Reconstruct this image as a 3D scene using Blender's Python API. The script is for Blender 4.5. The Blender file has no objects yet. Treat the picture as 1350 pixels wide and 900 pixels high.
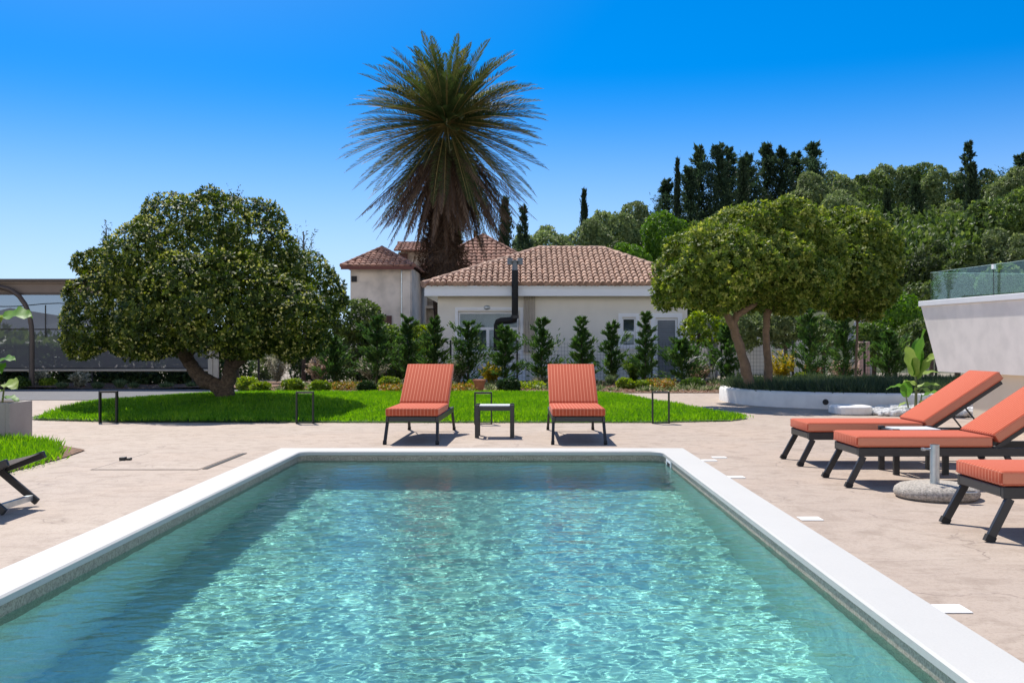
import bpy, bmesh, math, random
import numpy as np
from mathutils import Vector, Matrix

R = math.radians
S = bpy.context.scene
COL = S.collection
random.seed(7)

# ------------------------------------------------------------------ camera, sky, sun, exposure
F = 1312.5                                   # focal length in photo pixels (35 mm lens)
cam = bpy.data.cameras.new('camera')
cam_o = bpy.data.objects.new('camera', cam)
COL.objects.link(cam_o)
S.camera = cam_o
cam_o.location = (0, 0, 1.2)
cam_o.rotation_euler = (R(90), 0, 0)
cam.lens = 35
cam.shift_x = -10 / 1350
cam.shift_y = 5 / 1350
cam.clip_end = 6000

SUN = Vector((-.28, .62, 1)).normalized()
world = bpy.data.worlds.new('World')
S.world = world
world.use_nodes = True
nt = world.node_tree
bg = nt.nodes['Background']
sky = nt.nodes.new('ShaderNodeTexSky')
sky.sky_type = 'NISHITA'
sky.sun_disc = False
sky.sun_elevation = math.asin(SUN.z)
sky.sun_rotation = math.atan2(SUN.x, SUN.y)
sky.air_density = 1.0
sky.dust_density = 0.1
sky.ozone_density = 4.0
tc = nt.nodes.new('ShaderNodeTexCoord')
mp = nt.nodes.new('ShaderNodeMapping')
mp.inputs['Scale'].default_value = (1, 1, 2.3)
mp.inputs['Location'].default_value = (0, 0, .035)
nt.links.new(tc.outputs['Generated'], mp.inputs['Vector'])
nrm = nt.nodes.new('ShaderNodeVectorMath')
nrm.operation = 'NORMALIZE'
nt.links.new(mp.outputs[0], nrm.inputs[0])
nt.links.new(nrm.outputs[0], sky.inputs['Vector'])
hs = nt.nodes.new('ShaderNodeHueSaturation')
hs.inputs['Saturation'].default_value = 1.45
hs.inputs['Value'].default_value = 1.0
nt.links.new(sky.outputs[0], hs.inputs['Color'])
# pale band of air at the horizon; overhead, out of view, darkened to deepen the shadows
def wmix(fac, a, col):
    x = nt.nodes.new('ShaderNodeMix'); x.data_type = 'RGBA'
    nt.links.new(fac, x.inputs[0]); nt.links.new(a, x.inputs[6]); x.inputs[7].default_value = col
    return x.outputs[2]
def wrange(v, a, b, c, d, smooth=True):
    x = nt.nodes.new('ShaderNodeMapRange')
    if smooth: x.interpolation_type = 'SMOOTHSTEP'
    nt.links.new(v, x.inputs[0])
    for i_, q_ in enumerate((a, b, c, d)): x.inputs[1 + i_].default_value = q_
    return x.outputs[0]
sz = nt.nodes.new('ShaderNodeSeparateXYZ')
nt.links.new(tc.outputs['Generated'], sz.inputs[0])
wc = wmix(wrange(sz.outputs[2], -.02, .27, 1.0, 0.0), hs.outputs[0], (3.6, 4.6, 5.7, 1))
cn = nt.nodes.new('ShaderNodeTexNoise'); cn.inputs['Scale'].default_value = 2.2; cn.inputs['Detail'].default_value = 6
nt.links.new(tc.outputs['Generated'], cn.inputs['Vector'])
cf = nt.nodes.new('ShaderNodeMath'); cf.operation = 'MULTIPLY'
nt.links.new(wrange(sz.outputs[2], .42, .72, 0, 1), cf.inputs[0])
nt.links.new(wrange(cn.outputs['Fac'], .35, .65, .85, 1), cf.inputs[1])
wc = wmix(cf.outputs[0], wc, (.75, 1.25, 2.5, 1))
# bright unseen bank added behind the viewer as fill for shaded fronts
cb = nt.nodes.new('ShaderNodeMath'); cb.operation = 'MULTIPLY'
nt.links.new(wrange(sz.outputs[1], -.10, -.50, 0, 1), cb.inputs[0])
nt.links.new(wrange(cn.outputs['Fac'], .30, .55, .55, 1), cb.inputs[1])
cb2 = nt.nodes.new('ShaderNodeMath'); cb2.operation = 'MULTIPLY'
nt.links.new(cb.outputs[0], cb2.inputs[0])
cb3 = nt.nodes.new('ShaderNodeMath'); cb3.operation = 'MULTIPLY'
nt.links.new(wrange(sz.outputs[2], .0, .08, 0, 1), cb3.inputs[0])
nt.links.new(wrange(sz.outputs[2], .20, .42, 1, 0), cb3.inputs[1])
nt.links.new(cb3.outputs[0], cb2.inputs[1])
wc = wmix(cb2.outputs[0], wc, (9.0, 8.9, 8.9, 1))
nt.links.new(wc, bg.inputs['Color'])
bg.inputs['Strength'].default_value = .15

sun = bpy.data.lights.new('sun', 'SUN')
sun_o = bpy.data.objects.new('sun', sun)
COL.objects.link(sun_o)
sun_o.rotation_euler = SUN.to_track_quat('Z', 'Y').to_euler()
sun_o.location = (0, 0, 60)
sun.energy = 5.0
sun.angle = R(0.8)
sun.color = (1.0, .95, .88)
sun.cycles.is_caustics_light = True
S.view_settings.view_transform = 'Standard'
S.view_settings.look = 'None'
S.view_settings.gamma = 1
S.view_settings.use_curve_mapping = False
S.view_settings.exposure = .30
S.cycles.use_denoising = True
S.cycles.max_bounces = 10
S.cycles.transparent_max_bounces = 16
S.cycles.sample_clamp_indirect = 8

# ------------------------------------------------------------------ helpers
def at(px, py, d):
    return Vector(((px - 685) / F * d, d, 1.2 - (py - 455) / F * d))

def gd(px, py):
    d = 1.2 * F / (py - 455)
    return Vector(((px - 685) / F * d, d, 0))

ORG = {}

def tag(o, label=None, cat=None, group=None, kind=None):
    if label: o['label'] = label
    if cat: o['category'] = cat
    if group: o['group'] = group
    if kind: o['kind'] = kind
    return o

def empty(name, loc, label, cat, group=None):
    o = bpy.data.objects.new(name, None)
    o.empty_display_size = .2
    COL.objects.link(o)
    o.location = loc
    ORG[o.name] = Vector(loc)
    return tag(o, label, cat, group)

def copy_tree(o, parent=None):
    c = o.copy()
    COL.objects.link(c)
    c.parent = parent
    ORG[c.name] = ORG.get(o.name, Vector())
    for ch in list(o.children):
        copy_tree(ch, c)
    return c

def link(name, me, m, parent=None, loc=None):
    """verts are in world space; shift them to the thing's own origin"""
    if parent is not None:
        org = ORG[parent.name]
    elif loc is not None:
        org = Vector(loc)
    else:
        co = np.empty(len(me.vertices) * 3)
        me.vertices.foreach_get('co', co)
        co = co.reshape(-1, 3)
        org = Vector(((co[:, 0].min() + co[:, 0].max()) / 2, (co[:, 1].min() + co[:, 1].max()) / 2, co[:, 2].min()))
    me.transform(Matrix.Translation(-org))
    if m is not None:
        me.materials.append(m)
    o = bpy.data.objects.new(name, me)
    COL.objects.link(o)
    ORG[o.name] = org
    if parent is not None:
        o.parent = parent
    else:
        o.location = org
    return o

class MB:
    def __init__(s):
        s.v, s.f = [], []
    def add(s, vs, fs):
        b = len(s.v)
        s.v += [tuple(p) for p in vs]
        s.f += [tuple(i + b for i in f) for f in fs]
        return s
    def box(s, x0, x1, y0, y1, z0, z1):
        return s.add([(x, y, z) for x in (x0, x1) for y in (y0, y1) for z in (z0, z1)],
                     [(0, 1, 3, 2), (4, 6, 7, 5), (0, 4, 5, 1), (2, 3, 7, 6), (0, 2, 6, 4), (1, 5, 7, 3)])
    def bar(s, p, q, w, h, up=(0, 0, 1)):
        p, q = Vector(p), Vector(q)
        d = (q - p).normalized()
        u = Vector(up)
        a = d.cross(u)
        if a.length < 1e-3: a = d.cross(Vector((0, 1, 0)))
        a.normalize()
        b = a.cross(d).normalized()
        vs = []
        for c in (p, q):
            for i, j in ((-1, -1), (1, -1), (1, 1), (-1, 1)):
                vs.append(c + a * (i * w / 2) + b * (j * h / 2))
        return s.add(vs, [(3, 2, 1, 0), (4, 5, 6, 7), (0, 1, 5, 4), (1, 2, 6, 5), (2, 3, 7, 6), (3, 0, 4, 7)])
    def tube(s, pts, rad, n=8, cap=True):
        pts = [Vector(p) for p in pts]
        if not hasattr(rad, '__len__'): rad = [rad] * len(pts)
        b = len(s.v)
        a = None
        for i, p in enumerate(pts):
            d = (pts[min(i + 1, len(pts) - 1)] - pts[max(i - 1, 0)]).normalized()
            if a is None:
                a = d.cross(Vector((0, 1, 0)))
                if a.length < 1e-2: a = d.cross(Vector((1, 0, 0)))
            a = (a - d * a.dot(d)).normalized()
            c = d.cross(a)
            for k in range(n):
                t = 2 * math.pi * k / n
                s.v.append(tuple(p + (a * math.cos(t) + c * math.sin(t)) * rad[i]))
        for i in range(len(pts) - 1):
            for k in range(n):
                k2 = (k + 1) % n
                s.f.append((b + i * n + k, b + i * n + k2, b + (i + 1) * n + k2, b + (i + 1) * n + k))
        if cap:
            s.f.append(tuple(b + k for k in range(n))[::-1])
            e = b + (len(pts) - 1) * n
            s.f.append(tuple(e + k for k in range(n)))
        return s
    def lathe(s, c, prof, n=32, sx=1, sy=1):
        c = Vector(c)
        b = len(s.v)
        for r, z in prof:
            for k in range(n):
                t = 2 * math.pi * k / n
                s.v.append((c.x + r * sx * math.cos(t), c.y + r * sy * math.sin(t), c.z + z))
        for i in range(len(prof) - 1):
            for k in range(n):
                k2 = (k + 1) % n
                s.f.append((b + i * n + k, b + i * n + k2, b + (i + 1) * n + k2, b + (i + 1) * n + k))
        s.f.append(tuple(b + k for k in range(n))[::-1])
        e = b + (len(prof) - 1) * n
        s.f.append(tuple(e + k for k in range(n)))
        return s
    def prism(s, poly, z0, z1):
        n = len(poly)
        vs = [(x, y, z0) for x, y in poly] + [(x, y, z1) for x, y in poly]
        fs = [tuple(range(n))[::-1], tuple(range(n, 2 * n))]
        fs += [(i, (i + 1) % n, n + (i + 1) % n, n + i) for i in range(n)]
        return s.add(vs, fs)
    def build(s, name, m, parent=None, loc=None, smooth=False, bevel=0, seg=2):
        me = bpy.data.meshes.new(name)
        me.from_pydata(s.v, [], s.f)
        if bevel:
            bm = bmesh.new()
            bm.from_mesh(me)
            es = [e for e in bm.edges if len(e.link_faces) == 2 and e.calc_face_angle(0) > .5]
            bmesh.ops.bevel(bm, geom=es, offset=bevel, segments=seg, profile=.5, affect='EDGES', clamp_overlap=True)
            bm.to_mesh(me)
            bm.free()
        if smooth:
            me.polygons.foreach_set('use_smooth', [True] * len(me.polygons))
        me.update()
        return link(name, me, m, parent, loc)

def smooth_by_angle(o, a=40):
    me = o.data
    me.polygons.foreach_set('use_smooth', [True] * len(me.polygons))
    try:
        me.set_sharp_from_angle(angle=R(a))
    except Exception:
        pass
    return o

# ------------------------------------------------------------------ materials
def new_mat(name):
    m = bpy.data.materials.new(name)
    m.use_nodes = True
    n = m.node_tree
    return m, n, n.nodes['Principled BSDF']

def N(n, typ, **kw):
    x = n.nodes.new(typ)
    for k, v in kw.items():
        setattr(x, k, v)
    return x

def ramp(n, fac, stops):
    r = N(n, 'ShaderNodeValToRGB')
    while len(r.color_ramp.elements) < len(stops):
        r.color_ramp.elements.new(.5)
    for e, (p, c) in zip(r.color_ramp.elements, stops):
        e.position = p
        e.color = tuple(c) + (1,) if len(c) == 3 else c
    n.links.new(fac, r.inputs[0])
    return r.outputs[0]

def mixc(n, fac, a, b, mode='MIX'):
    x = N(n, 'ShaderNodeMix', data_type='RGBA', blend_type=mode)
    for val, i in ((fac, 0), (a, 6), (b, 7)):
        if hasattr(val, 'is_linked'):
            n.links.new(val, x.inputs[i])
        elif i == 0:
            x.inputs[0].default_value = val
        else:
            x.inputs[i].default_value = tuple(val) + (1,)
    return x.outputs[2]

def noise(n, scale, detail=6, rough=.6, vec=None, dist=0):
    x = N(n, 'ShaderNodeTexNoise')
    x.inputs['Scale'].default_value = scale
    x.inputs['Detail'].default_value = detail
    x.inputs['Roughness'].default_value = rough
    x.inputs['Distortion'].default_value = dist
    if vec is not None:
        n.links.new(vec, x.inputs['Vector'])
    return x.outputs['Fac']

def objco(n):
    return N(n, 'ShaderNodeTexCoord').outputs['Object']

def mat(name, c1, c2=None, scale=6, rough=.6, bump=0, bscale=None, metal=0, spec=.5, fine=None, coat=0):
    """two-tone noise material; fine = (scale, amount) adds a darker speckle"""
    m, n, p = new_mat(name)
    v = objco(n)
    p.inputs['Roughness'].default_value = rough
    p.inputs['Metallic'].default_value = metal
    p.inputs['Specular IOR Level'].default_value = spec
    p.inputs['Coat Weight'].default_value = coat
    if c2 is None:
        c2 = tuple(x * .85 for x in c1)
    c = ramp(n, noise(n, scale, vec=v), [(.3, c1), (.7, c2)])
    if fine:
        c = mixc(n, fine[1], c, ramp(n, noise(n, fine[0], 3, .5, v), [(.35, (.15, .15, .15)), (.6, (1, 1, 1))]), 'MULTIPLY')
    n.links.new(c, p.inputs['Base Color'])
    if bump:
        b = N(n, 'ShaderNodeBump')
        b.inputs['Strength'].default_value = bump
        b.inputs['Distance'].default_value = .02
        n.links.new(noise(n, bscale or scale * 4, vec=v), b.inputs['Height'])
        n.links.new(b.outputs[0], p.inputs['Normal'])
    return m

def leaf_mat(name, stops, trans=.35, rough=.45, spec=.4, vary=.35, tcol=None):
    """leaf colour from a per-leaf random value; each copy of a plant is a little lighter or darker"""
    m, n, p = new_mat(name)
    a = N(n, 'ShaderNodeAttribute', attribute_name='rnd')
    c = ramp(n, a.outputs['Fac'], stops)
    oi = N(n, 'ShaderNodeObjectInfo')
    r2 = N(n, 'ShaderNodeMapRange')
    n.links.new(oi.outputs['Random'], r2.inputs[0])
    r2.inputs[3].default_value = 1 - vary
    r2.inputs[4].default_value = 1 + vary * .6
    hsv = N(n, 'ShaderNodeHueSaturation')
    n.links.new(r2.outputs[0], hsv.inputs['Value'])
    n.links.new(c, hsv.inputs['Color'])
    c = hsv.outputs[0]
    n.links.new(c, p.inputs['Base Color'])
    p.inputs['Roughness'].default_value = rough
    p.inputs['Specular IOR Level'].default_value = spec
    t = N(n, 'ShaderNodeBsdfTranslucent')
    g = N(n, 'ShaderNodeHueSaturation')
    g.inputs['Value'].default_value = 1.5
    g.inputs['Saturation'].default_value = 1.15
    n.links.new(c, g.inputs['Color'])
    n.links.new(g.outputs[0], t.inputs['Color'])
    mx = N(n, 'ShaderNodeMixShader')
    mx.inputs[0].default_value = trans
    n.links.new(p.outputs[0], mx.inputs[1])
    n.links.new(t.outputs[0], mx.inputs[2])
    n.links.new(mx.outputs[0], n.nodes['Material Output'].inputs[0])
    return m

# ------------------------------------------------------------------ foliage in numpy
def unit(a):
    return a / np.maximum(np.linalg.norm(a, axis=-1, keepdims=True), 1e-9)

class Leaves:
    """kite-shaped folded leaves: base P, axis D, face normal Nn, length L, width W, random value"""
    def __init__(s): s.c = []
    def add(s, P, D, Nn, L, W, rnd, fold=.12):
        P = np.asarray(P, float); k = len(P)
        D = unit(np.broadcast_to(D, P.shape)); Sd = unit(np.cross(D, np.broadcast_to(Nn, P.shape)))
        Nn = np.cross(Sd, D)
        L = np.broadcast_to(L, (k,))[:, None]; W = np.broadcast_to(W, (k,))[:, None]
        v = np.stack([P, P + D * L * .5 + Sd * W / 2 + Nn * W * fold, P + D * L, P + D * L * .5 - Sd * W / 2 + Nn * W * fold], 1)
        s.c.append((v, np.broadcast_to(rnd, (k,)).astype(float)))
        return s
    def mesh(s, name, extra=None):
        V = np.concatenate([c[0] for c in s.c]).reshape(-1, 3)
        rn = np.concatenate([c[1] for c in s.c])
        k = len(rn)
        b = np.arange(k)[:, None] * 4
        T = np.concatenate([b + np.array([[0, 1, 2]]), b + np.array([[0, 2, 3]])], 1).reshape(-1, 3)
        me = bpy.data.meshes.new(name)
        me.vertices.add(len(V)); me.vertices.foreach_set('co', V.ravel())
        me.loops.add(T.size); me.loops.foreach_set('vertex_index', T.ravel().astype(np.int32))
        me.polygons.add(len(T)); me.polygons.foreach_set('loop_start', np.arange(0, T.size, 3, dtype=np.int32))
        at_ = me.attributes.new('rnd', 'FLOAT', 'FACE')
        at_.data.foreach_set('value', np.repeat(rn, 2).astype(np.float32))
        me.update(calc_edges=True)
        return me

def sph(rng, k):
    return unit(rng.normal(size=(k, 3)))

def lump(P, seed, f=1.0):
    """cheap smooth 3-D noise from sines"""
    r = np.random.default_rng(seed)
    o = np.zeros(len(P))
    for i in range(6):
        d = unit(r.normal(size=3)) * f * (1 + i * .6)
        o += np.sin(P @ d * 2 * math.pi + r.random() * 6.28) / (1 + i * .5)
    return o / 3

def crown(lv, blobs, n, L, W, k, seed, tilt=(40, 85), shell=.3, keep=.78, up=.25, rn=(0, 1), hi=.0, droop=0):
    """rosettes of k leaves on and just inside the union of ellipsoid blobs (cx,cy,cz,rx,ry,rz)"""
    rng = np.random.default_rng(seed)
    B = np.array(blobs, float)
    w = (B[:, 3] * B[:, 5]) + (B[:, 3] * B[:, 4]); w /= w.sum()
    bi = rng.choice(len(B), n, p=w)
    d = sph(rng, n)
    q = 1 - shell * rng.random(n) ** 1.6
    C, Rr = B[bi, :3], B[bi, 3:]
    P = C + d * Rr * q[:, None]
    P += unit(d / Rr) * (lump(P, seed + 1, .55) * Rr.mean(1) * .10)[:, None]
    ok = np.ones(n, bool)
    for j in range(len(B)):
        e = np.linalg.norm((P - B[j, :3]) / B[j, 3:], axis=1)
        ok &= ~((e < keep) & (bi != j))
    P, d, Rr = P[ok], d[ok], Rr[ok]
    A = unit(unit(d / Rr) + rng.normal(size=P.shape) * .35 + np.array([0, 0, up]))
    m = len(P)
    tone = rng.random(m)
    X = unit(np.cross(A, sph(rng, m))); Y = np.cross(A, X)
    for i in range(k):
        t = R(1) * (tilt[0] + (tilt[1] - tilt[0]) * rng.random(m))
        a = 2 * math.pi * (i / k) + rng.normal(size=m) * .35
        rad = X * np.cos(a)[:, None] + Y * np.sin(a)[:, None]
        D = A * np.cos(t)[:, None] + rad * np.sin(t)[:, None]
        D[:, 2] -= droop
        Nn = A * np.sin(t)[:, None] - rad * np.cos(t)[:, None]
        sc = .7 + .6 * rng.random(m)
        r = np.clip(rn[0] + (rn[1] - rn[0]) * (.75 * tone + .25 * rng.random(m)), 0, 1)
        lv.add(P + D * (L * .08), D, Nn, L * sc, W * sc, r)
    return lv

def conifer(lv, h, w, seed, nb=60, ns=26, L=.12, W=.05, lift=.5, ragged=.4, z0=.05, prof=1.0, base=(0, 0, 0), tuft=1.0, dev=.55):
    """branches climbing out of a central stem, each a spray of short leaves"""
    rng = np.random.default_rng(seed)
    base = np.array(base, float)
    for b in range(nb):
        t = z0 + (1 - z0) * (b + rng.random()) / nb
        a = b * 2.4 + rng.normal() * .3
        ln = w / 2 * ((1 - t) ** prof * .93 + .07) * (1 + ragged * rng.normal())
        ln = max(ln, w * .05)
        dr = np.array([math.cos(a), math.sin(a), lift * (1 + .4 * rng.normal())])
        s = rng.random(ns) ** .7
        P = base + np.array([0, 0, t * h]) + dr * (s * ln)[:, None]
        P[:, 2] = np.minimum(P[:, 2], h * 1.02 + base[2])
        P += rng.normal(size=P.shape) * (ln * .13 * tuft)
        D = unit(dr) + rng.normal(size=P.shape) * dev
        D[:, 2] += .25
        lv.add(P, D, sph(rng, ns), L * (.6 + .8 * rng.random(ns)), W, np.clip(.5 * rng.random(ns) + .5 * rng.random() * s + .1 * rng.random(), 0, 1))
    k = nb * 4                                            # the dense heart along the stem
    t = rng.random(k)
    P = base + np.stack([rng.normal(size=k) * w * .10 * (1 - t), rng.normal(size=k) * w * .10 * (1 - t), t * h * .98], 1)
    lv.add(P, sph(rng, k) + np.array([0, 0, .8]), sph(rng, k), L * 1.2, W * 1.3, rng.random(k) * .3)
    return lv

def twiggy(lv, h, w, seed, ns=26, nl=26, L=.06, W=.022, lean=.75, base=(0, 0, 0)):
    """upright arching stems with leaves along them"""
    rng = np.random.default_rng(seed)
    base = np.array(base, float)
    for i in range(ns):
        a = rng.random() * 6.28
        o = lean * rng.random() ** .6
        tip = np.array([math.cos(a) * w / 2 * o / lean, math.sin(a) * w / 2 * o / lean, h * (1 - .55 * o * rng.random()) * (.6 + .4 * rng.random())])
        t = (np.arange(nl) + rng.random(nl)) / nl
        t = .12 + .88 * t
        P = base + tip * t[:, None]
        P[:, :2] = base[:2] + tip[:2] * (t ** 1.4)[:, None]
        D = unit(tip) * .6 + sph(rng, nl) * .9
        lv.add(P, D, sph(rng, nl), L * (.6 + .7 * rng.random(nl)), W * (.8 + .4 * rng.random(nl)), rng.random(nl))
    return lv

def tuftgrass(lv, h, w, seed, n=160, base=(0, 0, 0), W=.012):
    rng = np.random.default_rng(seed)
    a = rng.random(n) * 6.28
    o = rng.random(n) ** .7
    D = np.stack([np.cos(a) * o * w / h * .7, np.sin(a) * o * w / h * .7, np.ones(n)], 1)
    P = np.array(base) + np.stack([np.cos(a) * o * w * .2, np.sin(a) * o * w * .2, np.zeros(n)], 1)
    lv.add(P, D, sph(rng, n), h * (.6 + .4 * rng.random(n)), W, rng.random(n))
    return lv

def inside(poly, X, Y):
    c = np.zeros(len(X), bool)
    j = len(poly) - 1
    for i in range(len(poly)):
        xi, yi = poly[i]; xj, yj = poly[j]
        k = ((yi > Y) != (yj > Y)) & (X < (xj - xi) * (Y - yi) / ((yj - yi) or 1e-9) + xi)
        c ^= k
        j = i
    return c

def blades(name, poly, dens, h, w, m, seed, zf=None, lean=.45):
    """grass: one thin triangle-pair blade per random spot inside a polygon"""
    rng = np.random.default_rng(seed)
    xs, ys = [p[0] for p in poly], [p[1] for p in poly]
    area = (max(xs) - min(xs)) * (max(ys) - min(ys))
    n = int(area * dens)
    X = min(xs) + rng.random(n) * (max(xs) - min(xs))
    Y = min(ys) + rng.random(n) * (max(ys) - min(ys))
    k = inside(poly, X, Y)
    X, Y = X[k] + .05 * rng.normal(size=k.sum()), Y[k] + .05 * rng.normal(size=k.sum())
    n = len(X)
    P = np.stack([X, Y, np.full(n, .0) if zf is None else zf(X, Y)], 1)
    g = lump(P * np.array([1, 1, 0]), seed + 5, .5)
    D = np.stack([rng.normal(size=n) * lean, rng.normal(size=n) * lean, np.ones(n)], 1)
    lv = Leaves().add(P, D, sph(rng, n), h * (.55 + .6 * rng.random(n)) * (1 + .25 * g), w, np.clip(.45 + .35 * g + .25 * rng.normal(size=n), 0, .96) + .04 * (rng.random(n) < .05))
    return link(name, lv.mesh(name), m)

def paddle(mb, base, d, L, W, droop, fold=.25, n=8, twist=0):
    """one broad tropical leaf: midrib arching from base along d"""
    base, d = Vector(base), Vector(d).normalized()
    side = d.cross(Vector((0, 0, 1)))
    if side.length < .05: side = Vector((1, 0, 0))
    side.normalize()
    side = Matrix.Rotation(twist, 3, d) @ side
    b = len(mb.v)
    p = base.copy()
    for i in range(n + 1):
        t = i / n
        w = W / 2 * (math.sin(math.pi * min(1, t * .93 + .07)) ** .7) * (1 - .25 * t) if i < n else .004
        up = side.cross(d).normalized()
        wav = .06 * W * math.sin(t * 17)
        mb.v += [tuple(p - side * w + up * (w * fold + wav)), tuple(p), tuple(p + side * w + up * (w * fold - wav))]
        d = (d + Vector((0, 0, -droop / n))).normalized()
        p = p + d * (L / n)
    for i in range(n):
        for j in range(2):
            a = b + i * 3 + j
            mb.f.append((a, a + 1, a + 4, a + 3))

# ------------------------------------------------------------------ material library
def deck_material():
    m, n, p = new_mat('stamped_concrete')
    v = objco(n)
    big = ramp(n, noise(n, .55, 5, .6, v), [(.3, (.445, .345, .268)), (.5, (.41, .325, .258)), (.72, (.455, .37, .295))])
    mid = ramp(n, noise(n, 4.5, 8, .68, v, .6), [(.3, (.66, .62, .58)), (.52, (1, 1, 1)), (.75, (1.0, .98, .97))])
    c = mixc(n, .75, big, mid, 'MULTIPLY')
    fine = ramp(n, noise(n, 38, 4, .7, v), [(.3, (.62, .58, .55)), (.5, (1, 1, 1))])
    c = mixc(n, .5, c, fine, 'MULTIPLY')
    st = N(n, 'ShaderNodeMapping')
    st.inputs['Scale'].default_value = (.9, 5, 1)
    n.links.new(v, st.inputs[0])
    streak = ramp(n, noise(n, 1.6, 7, .7, st.outputs[0], .8), [(.36, (.6, .53, .48)), (.5, (1, 1, 1))])
    c = mixc(n, .22, c, streak, 'MULTIPLY')
    pore = ramp(n, noise(n, 85, 3, .6, v), [(.30, (.45, .40, .36)), (.40, (1, 1, 1))])
    c = mixc(n, .55, c, pore, 'MULTIPLY')
    # hairline cracks of the stamp pattern, only here and there
    dv = N(n, 'ShaderNodeTexNoise'); dv.inputs['Scale'].default_value = 2.2; dv.inputs['Detail'].default_value = 5
    n.links.new(v, dv.inputs['Vector'])
    ad = N(n, 'ShaderNodeVectorMath', operation='MULTIPLY_ADD')
    n.links.new(dv.outputs['Color'], ad.inputs[0]); ad.inputs[1].default_value = (.55, .55, .55); n.links.new(v, ad.inputs[2])
    vo = N(n, 'ShaderNodeTexVoronoi', feature='DISTANCE_TO_EDGE')
    vo.inputs['Scale'].default_value = 1.15
    n.links.new(ad.outputs[0], vo.inputs['Vector'])
    line = ramp(n, vo.outputs['Distance'], [(.0, (1, 1, 1)), (.012, (0, 0, 0))])
    msk = ramp(n, noise(n, 1.3, 3, .5, v), [(.47, (0, 0, 0)), (.58, (.7, .7, .7))])
    f = mixc(n, 1, line, msk, 'MULTIPLY')
    sep = N(n, 'ShaderNodeSeparateColor'); n.links.new(f, sep.inputs[0])
    c = mixc(n, sep.outputs[0], c, (.2, .15, .12))
    n.links.new(c, p.inputs['Base Color'])
    p.inputs['Roughness'].default_value = .75
    b = N(n, 'ShaderNodeBump'); b.inputs['Strength'].default_value = .35; b.inputs['Distance'].default_value = .015
    n.links.new(noise(n, 9, 8, .7, v, .5), b.inputs['Height'])
    b2 = N(n, 'ShaderNodeBump'); b2.inputs['Strength'].default_value = .5; b2.inputs['Distance'].default_value = -.006
    n.links.new(sep.outputs[0], b2.inputs['Height']); n.links.new(b.outputs[0], b2.inputs['Normal'])
    n.links.new(b2.outputs[0], p.inputs['Normal'])
    return m

def fabric_material():
    m, n, p = new_mat('striped_coral_fabric')
    v = objco(n)
    sx = N(n, 'ShaderNodeSeparateXYZ'); n.links.new(v, sx.inputs[0])
    k = N(n, 'ShaderNodeMath', operation='MULTIPLY'); n.links.new(sx.outputs[1], k.inputs[0]); k.inputs[1].default_value = 1 / .043
    fr = N(n, 'ShaderNodeMath', operation='FRACT'); n.links.new(k.outputs[0], fr.inputs[0])
    s = ramp(n, fr.outputs[0], [(.0, (.47, .088, .042)), (.40, (.51, .105, .052)), (.44, (.70, .27, .165)), (.53, (.70, .27, .165)), (.57, (.51, .105, .052)), (1, (.47, .088, .042))])
    w = ramp(n, noise(n, 120, 2, .5, v), [(.3, (.88, .88, .88)), (.7, (1, 1, 1))])
    n.links.new(mixc(n, .6, s, w, 'MULTIPLY'), p.inputs['Base Color'])
    p.inputs['Roughness'].default_value = .9
    p.inputs['Specular IOR Level'].default_value = .15
    p.inputs['Sheen Weight'].default_value = .05
    b = N(n, 'ShaderNodeBump'); b.inputs['Strength'].default_value = .15; b.inputs['Distance'].default_value = .004
    n.links.new(noise(n, 260, 2, .5, v), b.inputs['Height']); n.links.new(b.outputs[0], p.inputs['Normal'])
    return m

def mosaic_material():
    m, n, p = new_mat('pool_mosaic')
    v = objco(n)
    vo = N(n, 'ShaderNodeTexVoronoi'); vo.inputs['Scale'].default_value = 60
    n.links.new(v, vo.inputs['Vector'])
    sep = N(n, 'ShaderNodeSeparateColor'); n.links.new(vo.outputs['Color'], sep.inputs[0])
    c = ramp(n, sep.outputs[0], [(0, (.68, .73, .65)), (.5, (.79, .82, .74)), (1, (.88, .89, .82))])
    c = mixc(n, .3, c, ramp(n, noise(n, 1.5, 4, .6, v), [(.35, (.75, .8, .75)), (.65, (1, 1, 1))]), 'MULTIPLY')
    n.links.new(c, p.inputs['Base Color'])
    p.inputs['Roughness'].default_value = .5
    return m

def water_material():
    m = bpy.data.materials.new('pool_water'); m.use_nodes = True
    n = m.node_tree; n.nodes.clear()
    out = N(n, 'ShaderNodeOutputMaterial')
    rf = N(n, 'ShaderNodeBsdfRefraction'); rf.inputs['IOR'].default_value = 1.33; rf.inputs['Roughness'].default_value = 0
    rf.inputs['Color'].default_value = (.64, 1.0, .955, 1)
    gl = N(n, 'ShaderNodeBsdfGlossy'); gl.inputs['Roughness'].default_value = 0.0
    fr = N(n, 'ShaderNodeFresnel'); fr.inputs['IOR'].default_value = 1.33
    v = objco(n)
    b = N(n, 'ShaderNodeBump'); b.inputs['Strength'].default_value = 0.35; b.inputs['Distance'].default_value = .015
    st = N(n, 'ShaderNodeMapping'); st.inputs['Scale'].default_value = (.5, 1, 1); n.links.new(v, st.inputs[0])
    n.links.new(noise(n, 17, 3, .5, st.outputs[0], .6), b.inputs['Height'])
    n.links.new(b.outputs[0], gl.inputs['Normal']); n.links.new(b.outputs[0], fr.inputs['Normal'])
    mx = N(n, 'ShaderNodeMixShader')
    n.links.new(fr.outputs[0], mx.inputs[0]); n.links.new(rf.outputs[0], mx.inputs[1]); n.links.new(gl.outputs[0], mx.inputs[2])
    n.links.new(mx.outputs[0], out.inputs[0])
    return m

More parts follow.
